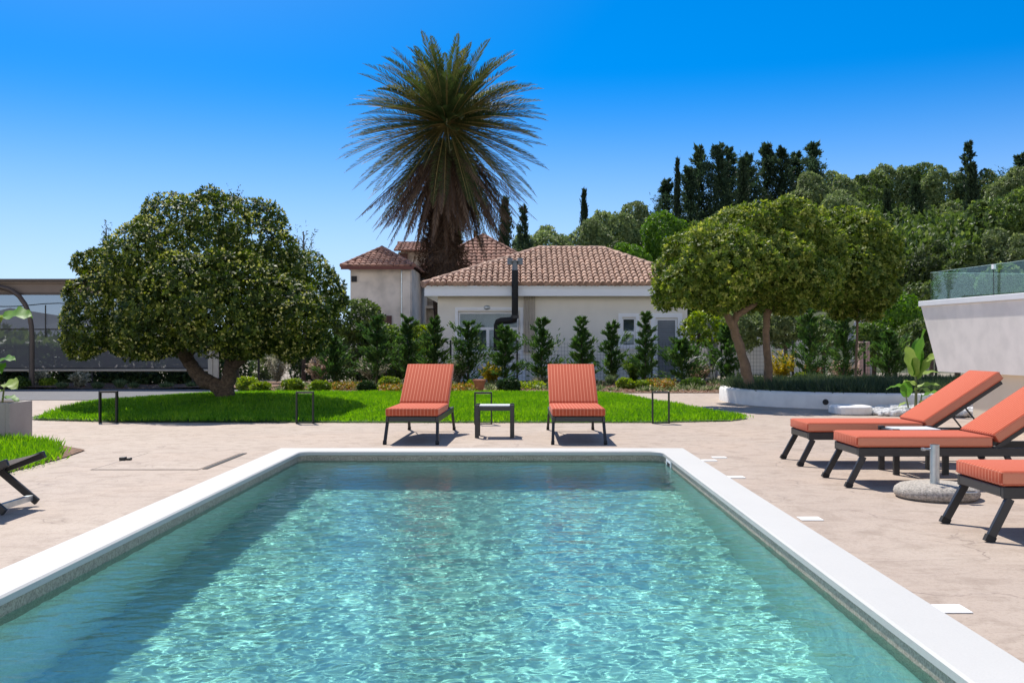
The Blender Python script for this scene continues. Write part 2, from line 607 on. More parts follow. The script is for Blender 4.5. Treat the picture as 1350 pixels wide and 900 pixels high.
def glass_material(name, tint, refl=1.0):
    m = bpy.data.materials.new(name); m.use_nodes = True
    n = m.node_tree; n.nodes.clear()
    out = N(n, 'ShaderNodeOutputMaterial')
    tr = N(n, 'ShaderNodeBsdfTransparent'); tr.inputs[0].default_value = tuple(tint) + (1,)
    gl = N(n, 'ShaderNodeBsdfGlossy'); gl.inputs['Roughness'].default_value = 0.01
    lw = N(n, 'ShaderNodeLayerWeight')
    pw = N(n, 'ShaderNodeMath', operation='POWER'); pw.inputs[1].default_value = 5
    n.links.new(lw.outputs['Facing'], pw.inputs[0])
    mu = N(n, 'ShaderNodeMath', operation='MULTIPLY_ADD'); mu.inputs[1].default_value = .9 * refl; mu.inputs[2].default_value = .05 * refl; mu.use_clamp = True
    n.links.new(pw.outputs[0], mu.inputs[0])
    mx = N(n, 'ShaderNodeMixShader')
    n.links.new(mu.outputs[0], mx.inputs[0]); n.links.new(tr.outputs[0], mx.inputs[1]); n.links.new(gl.outputs[0], mx.inputs[2])
    n.links.new(mx.outputs[0], out.inputs[0])
    return m

def screen_material():
    m = bpy.data.materials.new('mesh_screen'); m.use_nodes = True
    n = m.node_tree; n.nodes.clear()
    out = N(n, 'ShaderNodeOutputMaterial')
    tr = N(n, 'ShaderNodeBsdfTransparent'); tr.inputs[0].default_value = (.80, .82, .88, 1)
    df = N(n, 'ShaderNodeBsdfDiffuse'); df.inputs[0].default_value = (.20, .20, .225, 1)
    mx = N(n, 'ShaderNodeMixShader'); mx.inputs[0].default_value = .60
    n.links.new(tr.outputs[0], mx.inputs[1]); n.links.new(df.outputs[0], mx.inputs[2])
    n.links.new(mx.outputs[0], out.inputs[0])
    return m

M = {
    'deck': deck_material(), 'fabric': fabric_material(), 'mosaic': mosaic_material(), 'water': water_material(),
    'piping': mat('cushion_piping', (.55, .16, .09), (.45, .11, .06), 40, .8),
    'band': mat('sandy_mosaic_band', (.46, .40, .31), (.38, .335, .26), 12, .6, .2, 120, fine=(90, .55)),
    'coping': mat('white_coping', (.54, .525, .49), (.51, .497, .465), 1.2, .6, .03, 60, fine=(140, .06)),
    'alu': mat('charcoal_aluminium', (.030, .030, .031), (.024, .024, .025), 8, .42, .03, 300),
    'rubber': mat('black_rubber', (.012, .012, .012), None, 8, .7),
    'black': mat('black_steel', (.016, .016, .017), None, 9, .45),
    'tabletop': mat('white_table_top', (.72, .72, .70), (.66, .66, .64), 10, .4),
    'stonewhite': mat('white_render', (.82, .80, .77), (.74, .72, .69), 2.5, .85, .12, 60, fine=(5, .15)),
    'terrace': mat('ivory_render', (.88, .81, .745), (.83, .765, .70), 1.6, .85, .08, 90, fine=(4, .12)),
    'basewall': mat('warm_bounce_render', (.78, .66, .50), (.72, .60, .45), 2, .85, .05, 90),  # orange of the bounced sunlight put into the base colour
    'cap': mat('white_stone_cap', (.80, .80, .80), (.74, .74, .75), 4, .6),
    'pebble': mat('white_pebbles', (.78, .77, .75), (.55, .54, .52), 9, .7),
    'aggregate': mat('exposed_aggregate', (.62, .56, .48), (.48, .42, .35), 18, .85, .8, 90, fine=(60, .55)),
    'zinc': mat('galvanised_steel', (.62, .66, .68), (.42, .48, .50), 14, .38, .02, 80, metal=.85),
    'planter': mat('taupe_concrete', (.40, .355, .315), (.34, .30, .265), 3, .8, .1, 50),
    'asphalt': mat('asphalt', (.16, .155, .16), (.12, .12, .125), 3, .9, .3, 120),
    'ground': mat('dry_earth', (.34, .29, .23), (.22, .19, .14), .4, .95, .3, 8),
    'mulch': mat('bark_mulch', (.36, .20, .12), (.12, .075, .05), 14, .95, .9, 30, fine=(24, .6)),
    'lawnsoil': mat('lawn_soil', (.06, .12, .02), (.05, .09, .018), 6, .95),
    'hill': mat('hill_scrub', (.05, .065, .025), (.03, .04, .016), .3, .95),
    'farhill': mat('hazy_far_hill', (.10, .125, .15), (.08, .10, .12), .01, .95),  # blue haze of distance put into the hill colour
    'bark': mat('grey_brown_bark', (.16, .115, .082), (.055, .04, .03), 12, .95, 1.0, 26, fine=(30, .5)),
    'palebark': mat('tan_bark', (.27, .175, .11), (.15, .10, .065), 8, .95, .9, 22),
    'palmfibre': mat('palm_fibre', (.15, .10, .072), (.05, .034, .025), 14, .95, 1.0, 30),
    'wall': mat('cream_wall', (.83, .785, .70), (.80, .755, .67), .8, .85, .05, 60, fine=(2, .06)),
    'oldwall': mat('weathered_wall', (.86, .76, .66), (.68, .59, .50), .9, .9, .15, 14, fine=(1.8, .35)),
    'stonewall': mat('rubble_wall', (.56, .49, .41), (.32, .27, .22), 4, .95, .6, 9, fine=(5, .4)),
    'trim': mat('white_trim', (.88, .89, .91), (.85, .86, .88), 3, .5),
    'tile': mat('clay_tile', (.60, .385, .275), (.35, .205, .145), 2.6, .85, .2, 30, fine=(6, .5)),
    'oldtile': mat('weathered_clay_tile', (.44, .225, .16), (.27, .14, .105), 1.7, .9, .2, 14, fine=(4, .5)),
    'gutter': mat('oxblood_gutter', (.16, .045, .03), None, 3, .6),
    'shutter': mat('grey_shutter', (.21, .235, .26), (.17, .19, .21), 3, .5),
    'dark': mat('dark_interior', (.03, .028, .028), None, 3, .8),
    'darkbrown': mat('dark_shutter', (.09, .035, .028), None, 3, .7),
    'curtain': mat('pale_curtain', (.62, .64, .62), (.50, .52, .50), 3, .9),
    'pane': glass_material('window_pane', (.75, .8, .82), 1.6),
    'balustrade': glass_material('balustrade_glass', (.78, .90, .86), 1.3),
    'glassedge': mat('glass_highlight', (.50, .66, .60), None, 5, .3),  # pale green painted as the bright highlight along the glass top
    'screen': screen_material(),
    'bronze': mat('brown_aluminium', (.10, .068, .048), (.08, .055, .04), 6, .5),
    'fascia': mat('brown_fascia', (.24, .175, .13), (.20, .145, .105), 2, .6),
    'palewood': mat('pale_timber', (.52, .46, .38), (.44, .38, .31), 6, .8),
    'whitecloth': mat('white_cover', (.75, .75, .78), (.62, .62, .66), 3, .8, .4, 6),
    'whitewall': mat('whitewashed_wall', (.76, .74, .70), (.68, .66, .62), 2, .9),
    'pinkwall': mat('salmon_wall', (.60, .40, .34), None, 2, .9),
    'greyslat': mat('grey_slats', (.20, .20, .215), (.16, .16, .17), 4, .7),
    'teal': mat('teal_canvas', (.03, .24, .24), (.02, .17, .18), 5, .8),
    'sling': mat('grey_sling', (.50, .51, .55), (.44, .45, .49), 60, .85),
    'hoop': mat('pale_pipe', (.55, .56, .54), None, 5, .6),
    'marker': mat('white_stone_insert', (.82, .81, .78), (.76, .75, .72), 12, .6),
    'pot': mat('terracotta_pot', (.50, .19, .09), None, 6, .85),
}
L_ = {
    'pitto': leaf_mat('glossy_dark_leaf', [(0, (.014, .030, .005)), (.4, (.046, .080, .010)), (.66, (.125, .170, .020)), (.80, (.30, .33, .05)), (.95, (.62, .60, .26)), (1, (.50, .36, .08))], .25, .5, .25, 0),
    'pitto_pale': leaf_mat('variegated_leaf', [(0, (.040, .075, .012)), (.4, (.115, .175, .028)), (.75, (.28, .33, .060)), (1, (.54, .53, .16))], .38, .5, .25, .08),
    'palm': leaf_mat('palm_green', [(0, (.022, .045, .012)), (.6, (.066, .098, .030)), (1, (.18, .175, .055))], .22, .6, .2, 0),
    'palm_dead': leaf_mat('palm_brown', [(0, (.060, .034, .020)), (.6, (.13, .078, .048)), (1, (.24, .165, .11))], .20, .7, .2, 0),
    'palm_rachis': mat('palm_midrib', (.34, .26, .07), (.22, .15, .05), 3, .6),
    'grass': leaf_mat('lawn_green', [(0, (.09, .235, .010)), (.6, (.17, .35, .016)), (1, (.28, .46, .035))], .45, .5, .3, 0),
    'cover': leaf_mat('dark_groundcover', [(0, (.030, .052, .024)), (.7, (.062, .095, .04)), (1, (.13, .15, .075))], .3, .5, .3, 0),
    'cypress': leaf_mat('cypress_green', [(0, (.018, .032, .018)), (.6, (.040, .066, .028)), (1, (.085, .11, .04))], .2, .6, .2, .3),
    'ragged': leaf_mat('dark_pine_green', [(0, (.022, .044, .024)), (.6, (.055, .092, .045)), (1, (.115, .15, .065))], .3, .6, .2, .25),
    'olive': leaf_mat('olive_grey_green', [(0, (.065, .10, .035)), (.5, (.16, .21, .075)), (1, (.34, .39, .16))], .35, .5, .3, .3),
    'holm': leaf_mat('holm_oak_green', [(0, (.035, .062, .016)), (.6, (.10, .15, .036)), (1, (.22, .27, .075))], .35, .5, .3, .4),
    'bright': leaf_mat('spring_green', [(0, (.050, .115, .012)), (.6, (.11, .22, .022)), (1, (.22, .34, .05))], .4, .5, .3, .15),
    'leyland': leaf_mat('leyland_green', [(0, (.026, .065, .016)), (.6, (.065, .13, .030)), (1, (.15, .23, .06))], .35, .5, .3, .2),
    'lime': leaf_mat('yellow_green', [(0, (.09, .15, .018)), (.6, (.22, .31, .03)), (1, (.42, .46, .07))], .35, .45, .3, .15),
    'silver': leaf_mat('silver_grey_leaf', [(0, (.15, .16, .11)), (.6, (.34, .33, .24)), (1, (.58, .54, .42))], .25, .6, .2, .15),
    'tuft': leaf_mat('blue_green_tuft', [(0, (.06, .10, .045)), (.6, (.13, .19, .085)), (1, (.28, .32, .17))], .3, .5, .2, .15),
    'darkshrub': leaf_mat('dark_green_shrub', [(0, (.016, .040, .012)), (.7, (.040, .080, .022)), (1, (.10, .14, .045))], .25, .45, .3, .15),
    'gold': leaf_mat('golden_shrub', [(0, (.20, .17, .02)), (.6, (.42, .33, .03)), (1, (.62, .50, .06))], .35, .5, .2, .1),
    'redleaf': leaf_mat('russet_shrub', [(0, (.13, .045, .03)), (.6, (.27, .10, .06)), (1, (.40, .22, .11))], .3, .5, .2, .1),
    'mixed': leaf_mat('mixed_flowers', [(0, (.09, .13, .02)), (.35, (.20, .22, .03)), (.55, (.33, .12, .04)), (.8, (.42, .27, .06)), (1, (.60, .54, .32))], .3, .5, .2, .1),
    'pinkish': leaf_mat('pink_grey_leaf', [(0, (.13, .11, .06)), (.5, (.36, .27, .19)), (1, (.58, .46, .38))], .3, .5, .2, .1),
    'oleander': leaf_mat('oleander_green', [(0, (.035, .075, .014)), (.6, (.085, .15, .025)), (1, (.19, .26, .05))], .35, .45, .3, .15),
    'litter': leaf_mat('leaf_litter', [(0, (.10, .05, .03)), (.5, (.28, .15, .09)), (.85, (.45, .31, .20)), (1, (.62, .56, .48))], .1, .8, .1, 0),
    'groundmix': leaf_mat('ground_plants', [(0, (.05, .09, .03)), (.5, (.16, .22, .08)), (.8, (.34, .36, .2)), (1, (.5, .44, .33))], .3, .6, .1, 0),
    'wispy': leaf_mat('wispy_grey_green', [(0, (.05, .07, .05)), (1, (.12, .15, .11))], .3, .6, .2, .1),
    'banana': mat('banana_leaf', (.14, .30, .030), (.07, .20, .02), 4, .5, spec=.2),
    'banana_pale': mat('pale_banana_leaf', (.33, .43, .10), (.22, .34, .05), 4, .5, spec=.2),
    'stem': mat('green_stem', (.20, .22, .10), (.12, .13, .06), 8, .6),
}
for k in ('banana', 'banana_pale'):                       # thin leaves let the sun through
    n = L_[k].node_tree
    p = n.nodes['Principled BSDF']
    t = N(n, 'ShaderNodeBsdfTranslucent')
    src = p.inputs['Base Color'].links[0].from_socket
    n.links.new(src, t.inputs[0])
    mx = N(n, 'ShaderNodeMixShader'); mx.inputs[0].default_value = .4
    n.links.new(p.outputs[0], mx.inputs[1]); n.links.new(t.outputs[0], mx.inputs[2])
    n.links.new(mx.outputs[0], n.nodes['Material Output'].inputs[0])

# ------------------------------------------------------------------ ground, deck, pool
PX0, PX1, PY0, PY1 = -2.43, 1.58, 1.5, 11.06            # inner edge of the coping
OX0, OX1, OY0, OY1 = -2.735, 1.875, 1.2, 11.40          # outer edge of the coping

def ring_sheet(name, x0, x1, y0, y1, z, m):
    mb = MB()
    hx0, hx1, hy0, hy1 = OX0 + .02, OX1 - .02, OY0 + .02, OY1 - .02
    for a, b, c, d in ((x0, x1, y0, hy0), (x0, x1, hy1, y1), (x0, hx0, hy0, hy1), (hx1, x1, hy0, hy1)):
        mb.add([(a, c, z), (b, c, z), (b, d, z), (a, d, z)], [(0, 1, 2, 3)])
    return tag(mb.build(name, m, loc=(0, 0, 0)), kind='structure')

ring_sheet('ground', -2500, 2500, -300, 3000, -.03, M['ground'])
ring_sheet('pool_deck', -13.5, 16, -5, 25.2, 0, M['deck'])

def rloop(x0, x1, y0, y1, r, k=8):
    pts = []
    for cx, cy, a0 in ((x1 - r, y1 - r, 0), (x0 + r, y1 - r, 90), (x0 + r, y0 + r, 180), (x1 - r, y0 + r, 270)):
        for i in range(k + 1):
            a = R(a0 + 90 * i / k)
            pts.append((cx + r * math.cos(a), cy + r * math.sin(a)))
    return pts

pool = empty('swimming_pool', ((PX0 + PX1) / 2, (PY0 + PY1) / 2, 0), 'long rectangular swimming pool with white stone coping and pale sandy basin', 'swimming pool')
inner = rloop(PX0, PX1, PY0, PY1, .15)
outer = []
cs = [(OX1, OY1), (OX0, OY1), (OX0, OY0), (OX1, OY0)]
for q in range(4):
    for i in range(9):
        x, y = inner[q * 9 + i]
        cx, cy = cs[q]
        t = i / 8
        # walk along the two outer sides of this corner
        if q in (0, 2):
            outer.append((cx, y) if t < .5 else ((x, cy) if t > .5 else (cx, cy)))
        else:
            outer.append((x, cy) if t < .5 else ((cx, y) if t > .5 else (cx, cy)))
n = len(inner)
mb = MB()
ch = .012
inner2 = rloop(PX0 - ch, PX1 + ch, PY0 - ch, PY1 + ch, .15 + ch)
out2 = [(x + (ch * .5 if x < 0 else -ch * .5), y) for x, y in outer]
lev = [[(x, y, -.06) for x, y in outer], [(x, y, .018) for x, y in outer], [(x, y, .024) for x, y in out2],
       [(x, y, .024) for x, y in inner2], [(x, y, .014) for x, y in inner], [(x, y, -.018) for x, y in inner],
       [(x, y, -.024) for x, y in inner2], [(x, y, -.024) for x, y in rloop(PX0 - .05, PX1 + .05, PY0 - .05, PY1 + .05, .2)]]
vs = [p for l in lev for p in l]
fs = []
for l in range(len(lev) - 1):
    for i in range(n):
        j = (i + 1) % n
        fs.append((l * n + i, l * n + j, (l + 1) * n + j, (l + 1) * n + i))
mb.add(vs, fs)
mb.build('coping', M['coping'], pool)
DEP = -1.4
wl = rloop(PX0 - .016, PX1 + .016, PY0 - .016, PY1 + .016, .166)
mb = MB()
mb.add([(x, y, -.023) for x, y in wl] + [(x, y, DEP) for x, y in wl], [(i, (i + 1) % n, n + (i + 1) % n, n + i) for i in range(n)] + [tuple(range(n, 2 * n))])
basin = mb.build('basin', M['mosaic'], pool)
basin.cycles.is_caustics_receiver = True
wb = [rloop(PX0 - .016 + k_, PX1 + .016 - k_, PY0 - .016 + k_, PY1 + .016 - k_, .166 - k_) for k_ in (.001, .004)]
mb = MB()
mb.add([(x, y, -.0245) for x, y in wb[1]] + [(x, y, -.235) for x, y in wb[1]] + [(x, y, -.238) for x, y in wb[0]],
       [(l * n + i, l * n + (i + 1) % n, (l + 1) * n + (i + 1) % n, (l + 1) * n + i) for l in (0, 1) for i in range(n)])
wbo = mb.build('waterline_band', M['band'], pool)
wbo.cycles.is_caustics_receiver = True
sk = MB()
xw = PX1 + .011
sk.box(xw - .012, xw, 10.42, 10.74, -.19, -.155).box(xw - .012, xw, 10.42, 10.74, -.075, -.05).box(xw - .012, xw, 10.42, 10.455, -.155, -.075).box(xw - .012, xw, 10.705, 10.74, -.155, -.075)
sk_dz = .03
for i_, v_ in enumerate(sk.v): sk.v[i_] = (v_[0], v_[1], v_[2] + sk_dz)
sko = sk.build('skimmer', M['trim'], pool)
MB().box(xw - .004, xw - .001, 10.456, 10.704, -.124, -.046).build('skimmer_mouth', M['dark'], sko)

# water: a real rippled surface closed down to the floor
rng = np.random.default_rng(3)
nx, ny = 330, 780
X, Y = np.meshgrid(np.linspace(PX0 - .06, PX1 + .06, nx), np.linspace(PY0 - .06, PY1 + .06, ny))
Z = np.full_like(X, -.080)
for i in range(110):
    lam = .045 * (8 ** rng.random())
    a = rng.normal(0, .75) + math.pi / 2 + .25
    k = 2 * math.pi / lam
    gate = .55 + .45 * np.sin(X * rng.normal() * 1.6 + Y * rng.normal() * 1.2 + rng.random() * 6.28)
    Z += lam * .00128 * gate * np.sin(k * (X * math.cos(a) + Y * math.sin(a)) + rng.random() * 6.28)
V = np.stack([X, Y, Z], -1).reshape(-1, 3).tolist()
idx = np.arange(nx * ny).reshape(ny, nx)
Fq = np.stack([idx[:-1, :-1], idx[:-1, 1:], idx[1:, 1:], idx[1:, :-1]], -1).reshape(-1, 4).tolist()
b = len(V)
per = [int(i) for i in list(idx[0, :]) + list(idx[1:, -1]) + list(idx[-1, -2::-1]) + list(idx[-2:0:-1, 0])]
V += [(V[p_][0], V[p_][1], DEP - .02) for p_ in per]
k = len(per)
nt_ = len(Fq)
Fq += [(per[i], b + i, b + (i + 1) % k, per[(i + 1) % k]) for i in range(k)]
Fq.append(tuple(b + i for i in range(k))[::-1])
me = bpy.data.meshes.new('water')
me.from_pydata(V, [], Fq)
me.polygons.foreach_set('use_smooth', [True] * nt_ + [False] * (k + 1))
wo = tag(link('water', me, M['water'], loc=(0, 0, 0)), kind='structure')
wo.cycles.is_caustics_caster = True

# path, planting strips, lawns
def sheet(name, poly, z, m, kind='structure'):
    mb = MB()
    mb.add([(x, y, z) for x, y in poly], [tuple(range(len(poly)))])
    return tag(mb.build(name, m, loc=(0, 0, 0)), kind=kind)

sheet('asphalt_path', [(-60, 21.6), (-9.4, 21.7), (-8.3, 22.5), (-7.6, 24.2), (-6.8, 25.3), (-6.9, 26.6), (-9, 27.0), (-60, 27.0)], .008, M['asphalt'])

def bedz(X, Y):
    return .012 + .05 * np.clip((Y - 25.0) / 4, 0, 1) + .03 * np.sin(X * 1.3) * np.clip((Y - 25.2), 0, 1)
def soil_bed(name, x0, x1, y0, y1):
    xs, ys = np.linspace(x0, x1, 70), np.linspace(y0, y1, 14)
    X, Y = np.meshgrid(xs, ys)
    Z = bedz(X, Y)
    V = np.stack([X, Y, Z], -1).reshape(-1, 3).tolist()
    i_ = np.arange(70 * 14).reshape(14, 70)
    Fc = np.stack([i_[:-1, :-1], i_[:-1, 1:], i_[1:, 1:], i_[1:, :-1]], -1).reshape(-1, 4).tolist()
    me = bpy.data.meshes.new(name); me.from_pydata(V, [], Fc)
    return tag(link(name, me, M['mulch'], loc=(0, 0, 0)), kind='structure')
soil_bed('planting_bed', -6.8, 15, 24.95, 32)
soil_bed('planting_strip', -60, -6.9, 27.02, 31)

LAWN = [(-7.7, 15.9), (-6.2, 15.48), (-2, 15.4), (2, 15.4), (3.3, 15.7), (3.72, 16.2), (3.6, 17.2), (3.25, 18.6), (2.85, 21), (2.3, 24), (1.9, 24.8), (-6.7, 24.9), (-7.6, 24.1), (-8.15, 22.3), (-8.2, 20), (-8.05, 17.5)]
sheet('lawn_soil', LAWN, .012, M['lawnsoil'])
def lawnz(X, Y):
    return .012 + .235 * np.exp(-((X + 5.2) / 3.0) ** 2 - ((Y - 18.6) / 1.75) ** 2)
gx, gy = np.meshgrid(np.linspace(-8, 2, 60), np.linspace(15.6, 23, 44))
gz = lawnz(gx, gy) - .002
ii = np.arange(60 * 44).reshape(44, 60)
fq = np.stack([ii[:-1, :-1], ii[:-1, 1:], ii[1:, 1:], ii[1:, :-1]], -1).reshape(-1, 4)
zz = gz.reshape(-1)
fq = [f_ for f_ in fq.tolist() if zz[f_].min() > .02]
me = bpy.data.meshes.new('lawn_mound'); me.from_pydata(np.stack([gx, gy, gz], -1).reshape(-1, 3).tolist(), [], fq)
tag(link('lawn_mound', me, M['lawnsoil'], loc=(0, 0, 0)), kind='structure')
tag(blades('lawn_grass', LAWN, 1700, .085, .016, L_['grass'], 11, lawnz), kind='stuff')
LAWN2 = [(-4.72, 6.8), (-4.80, 9.2), (-4.84, 10.6), (-4.95, 11.35), (-5.6, 12.0), (-6.3, 12.4), (-9.5, 12.45), (-9.5, 6.8)]
sheet('verge_soil', LAWN2, .012, M['mulch'])
LAWN3 = [(-4.76, 8.2), (-4.84, 10.4), (-5.15, 11.1), (-5.6, 11.95), (-6.3, 12.35), (-9.5, 12.4), (-9.5, 10.3), (-6.2, 10.2), (-5.6, 9.2)]
tag(blades('verge_grass', LAWN3, 2600, .12, .016, L_['grass'], 12), kind='stuff')

# ------------------------------------------------------------------ hill on the right, far hills
def hz_(X, Y):
    sx = 1 / (1 + np.exp(-(X - 9 - .05 * (Y - 60)) / 7))
    r = np.clip(Y - 46, 0, None)
    return sx * (13.0 * (1 - np.exp(-r / 48)) * 1.22 + .02 * r) + .7 * np.sin(X * .11) * np.clip(r / 40, 0, 1) - .05
xs, ys = np.linspace(-60, 160, 90), np.linspace(44, 240, 70)
X, Y = np.meshgrid(xs, ys)
Vv = np.stack([X, Y, hz_(X, Y)], -1).reshape(-1, 3).tolist()
i_ = np.arange(90 * 70).reshape(70, 90)
me = bpy.data.meshes.new('hill')
me.from_pydata(Vv, [], np.stack([i_[:-1, :-1], i_[:-1, 1:], i_[1:, 1:], i_[1:, :-1]], -1).reshape(-1, 4).tolist())
me.polygons.foreach_set('use_smooth', [True] * len(me.polygons))
tag(link('hill', me, M['hill'], loc=(0, 0, 0)), kind='structure')
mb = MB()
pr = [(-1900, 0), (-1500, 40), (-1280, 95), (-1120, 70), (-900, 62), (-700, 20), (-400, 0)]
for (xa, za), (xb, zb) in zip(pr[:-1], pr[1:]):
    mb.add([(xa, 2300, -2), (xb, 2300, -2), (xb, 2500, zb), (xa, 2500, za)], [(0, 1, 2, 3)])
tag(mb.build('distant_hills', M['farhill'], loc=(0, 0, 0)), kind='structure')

# ------------------------------------------------------------------ houses
def wall_holes(mb, x0, x1, z0, z1, y, t, holes):
    xs = sorted({x0, x1} | {h[0] for h in holes} | {h[1] for h in holes})
    zs = sorted({z0, z1} | {h[2] for h in holes} | {h[3] for h in holes})
    for a, b in zip(xs[:-1], xs[1:]):
        run = None
        for c, d in zip(zs[:-1], zs[1:]):
            mx, mz = (a + b) / 2, (c + d) / 2
            if any(h[0] < mx < h[1] and h[2] < mz < h[3] for h in holes):
                if run: mb.box(a, b, y, y + t, *run); run = None
            else:
                run = (run[0] if run else c, d)
        if run: mb.box(a, b, y, y + t, *run)

def frame(mb, x0, x1, z0, z1, y0, y1, w, bottom=True):
    mb.box(x0, x0 + w, y0, y1, z0, z1).box(x1 - w, x1, y0, y1, z0, z1).box(x0 + w, x1 - w, y0, y1, z1 - w, z1)
    if bottom: mb.box(x0 + w, x1 - w, y0, y1, z0, z0 + w)

def tiles(mb, o, u, s, poly, cw, rl, seed=1, hh=.5):
    """barrel tiles over a roof slope: o origin at the eave, u along the eave, s up the slope (unit vectors)"""
    o, u, s = Vector(o), Vector(u).normalized(), Vector(s).normalized()
    nn = u.cross(s).normalized()
    rg = random.Random(seed)
    us, ss = [p[0] for p in poly], [p[1] for p in poly]
    for r in range(int(min(ss) / rl) - 1, int(max(ss) / rl) + 1):
        for c in range(int(min(us) / cw) - 1, int(max(us) / cw) + 1):
            uc, sc = (c + .5) * cw, (r + .5) * rl
            if not inside(poly, np.array([uc]), np.array([sc]))[0]: continue
            j = rg.uniform(-.012, .012); k = rg.uniform(-.02, .02)
            b = len(mb.v)
            for sv, rad, lift in ((r * rl - .05 + k, .56, .055), ((r + 1) * rl + .02 + k, .44, .012)):
                for i in range(6):
                    a = math.pi * i / 5
                    mb.v.append(tuple(o + u * (uc + j - math.cos(a) * cw * rad) + s * sv + nn * (math.sin(a) * cw * hh + lift)))
            for i in range(5):
                mb.f.append((b + i, b + i + 1, b + 6 + i + 1, b + 6 + i))
            e = len(mb.v)
            mb.v.append(tuple(o + u * (uc + j) + s * (r * rl - .05 + k) + nn * 0.0))
            for i in range(5): mb.f.append((e, b + i + 1, b + i))

def ridge(mb, p, q, r=.11, L=.4):
    p, q = Vector(p), Vector(q)
    d = (q - p); n = max(1, int(d.length / L)); d = d / n
    for i in range(n):
        mb.tube([p + d * i - d * .06, p + d * (i + 1)], [r * 1.1, r * .9], 8)

def hip_roof(name, m, par, x0, x1, y0, y1, z, rx0, rx1, ry0, ry1, rz, cw, rl, seed, hh=.5, sides='FLR', rr=.11):
    A, B, C, D = Vector((x0, y0, z)), Vector((x1, y0, z)), Vector((x1, y1, z)), Vector((x0, y1, z))
    E, G = Vector((rx0, ry0, rz)), Vector((rx1, ry1, rz))
    mb = MB()
    mb.add([A, B, C, D, E, G], [(0, 1, 5, 4), (2, 3, 4, 5), (1, 2, 5), (3, 0, 4)] if abs(rx1 - rx0) > abs(ry1 - ry0) else [(0, 1, 4), (1, 2, 5, 4), (2, 3, 5), (3, 0, 4, 5)])
    def slope(P, Q, tops, sd):
        u = (Q - P).normalized()
        up = tops[0] - P
        s = (up - u * up.dot(u)).normalized()
        poly = [(0, 0), ((Q - P).length, 0)] + [((t - P).dot(u), (t - P).dot(s)) for t in tops]
        tiles(mb, P, u, s, poly, cw, rl, sd, hh)
    alongx = abs(rx1 - rx0) > abs(ry1 - ry0)
    if 'F' in sides: slope(A, B, [G, E] if alongx else [E], seed)
    if 'R' in sides: slope(B, C, [G] if alongx else [G, E], seed + 1)
    if 'L' in sides: slope(D, A, [E] if alongx else [E, G], seed + 2)
    o = mb.build(name, m, par)
    rb = MB()
    up = Vector((0, 0, .05))
    if (E - G).length > .05: ridge(rb, E + up, G + up, rr)
    for P in ((A, D) if alongx else (A, B)): ridge(rb, P + up, E + up, rr)
    for P in ((B, C) if alongx else (C, D)): ridge(rb, P + up, G + up, rr)
    smooth_by_angle(rb.build('ridge_tiles', m, o), 50)
    return o

HX = lambda px: (px - 685) / 40.0
HZ = lambda py: 1.2 - (py - 455) / 40.0
WY = 32.8
house = empty('bungalow', (1.4, WY, 0), 'low cream bungalow with brown barrel tile roof and white framed windows', 'house')
holes = [(HX(604), HX(684), HZ(464), HZ(411)), (HX(820), HX(838), HZ(456.5), HZ(419)), (HX(864.5), HX(893), .05, HZ(419.5))]
mb = MB()
wall_holes(mb, HX(577), HX(906), -.03, 2.85, WY, .25, holes)
mb.box(HX(577), HX(577) + .25, WY + .25, 39.2, -.03, 2.85).box(HX(906) - .25, HX(906), WY + .25, 39.2, -.03, 2.85).box(HX(577) + .25, HX(906) - .25, 38.95, 39.2, -.03, 2.85)
mb.build('wall', M['wall'], house)
ex0, ex1, ey0, ey1, ez = -3.12, 6.12, 32.32, 39.65, 3.13
f = MB()
f.box(ex0 + .03, ex1 - .03, ey0 + .03, ey0 + .09, 2.80, 3.10).box(ex0 + .03, ex0 + .09, ey0 + .092, ey1, 2.80, 3.10).box(ex1 - .09, ex1 - .03, ey0 + .092, ey1, 2.80, 3.10)
f.box(ex0 + .092, ex1 - .092, ey0 + .092, ey1, 2.855, 2.90)
f.build('fascia', M['trim'], house)
f = MB()
f.box(ex0 + .05, ex1 - .05, ey0 - .006, ey0 + .027, 3.06, 3.13)
f.build('eave_trim', M['trim'], house)
rf = hip_roof('roof', M['tile'], house, ex0, ex1, ey0, ey1, ez, .70, 3.0, 36.0, 36.0, 4.63, .185, .31, 4, .70)
# large window with curtains
x0, x1, z0, z1 = holes[0]
w = MB()
frame(w, x0 - .10, x1 + .15, z0 - .05, z1 + .15, WY - .03, WY - .002, .10)
w.box(x1 + .05, x1 + .15, WY - .031, WY - .003, .45, z0 - .052).box(x0 - .1, x0, WY - .031, WY - .003, .45, z0 - .052)
win = w.build('window', M['trim'], house)
s = MB()
frame(s, x0 + .01, x1 - .01, z0 + .01, z1 - .01, WY + .06, WY + .12, .05)
zm = HZ(433)
s.box(x0 + .06, x1 - .06, WY + .061, WY + .119, zm - .045, zm + .045).box(HX(641), HX(645), WY + .062, WY + .118, z0 + .06, zm - .047)
s.build('sash', M['trim'], win)
MB().box(x0 + .02, x1 - .02, WY + .085, WY + .092, z0 + .02, z1 - .02).build('pane', M['pane'], win)
for a, b in ((604, 627), (632, 637), (664, 684)):
    c = MB()
    k = int((b - a) / 1.2)
    for i in range(k):
        xa = HX(a + (b - a) * i / k); xb = HX(a + (b - a) * (i + 1) / k); xm = (xa + xb) / 2
        c.add([(xa, WY + .34, z0), (xm, WY + .28, z0), (xb, WY + .34, z0), (xa, WY + .34, z1), (xm, WY + .28, z1), (xb, WY + .34, z1)], [(0, 1, 4, 3), (1, 2, 5, 4)])
    c.build('curtain', M['curtain'], win)
MB().box(x0, x1, WY + .5, WY + .52, z0, z1).build('room_wall', M['curtain'], win)
sl = MB()
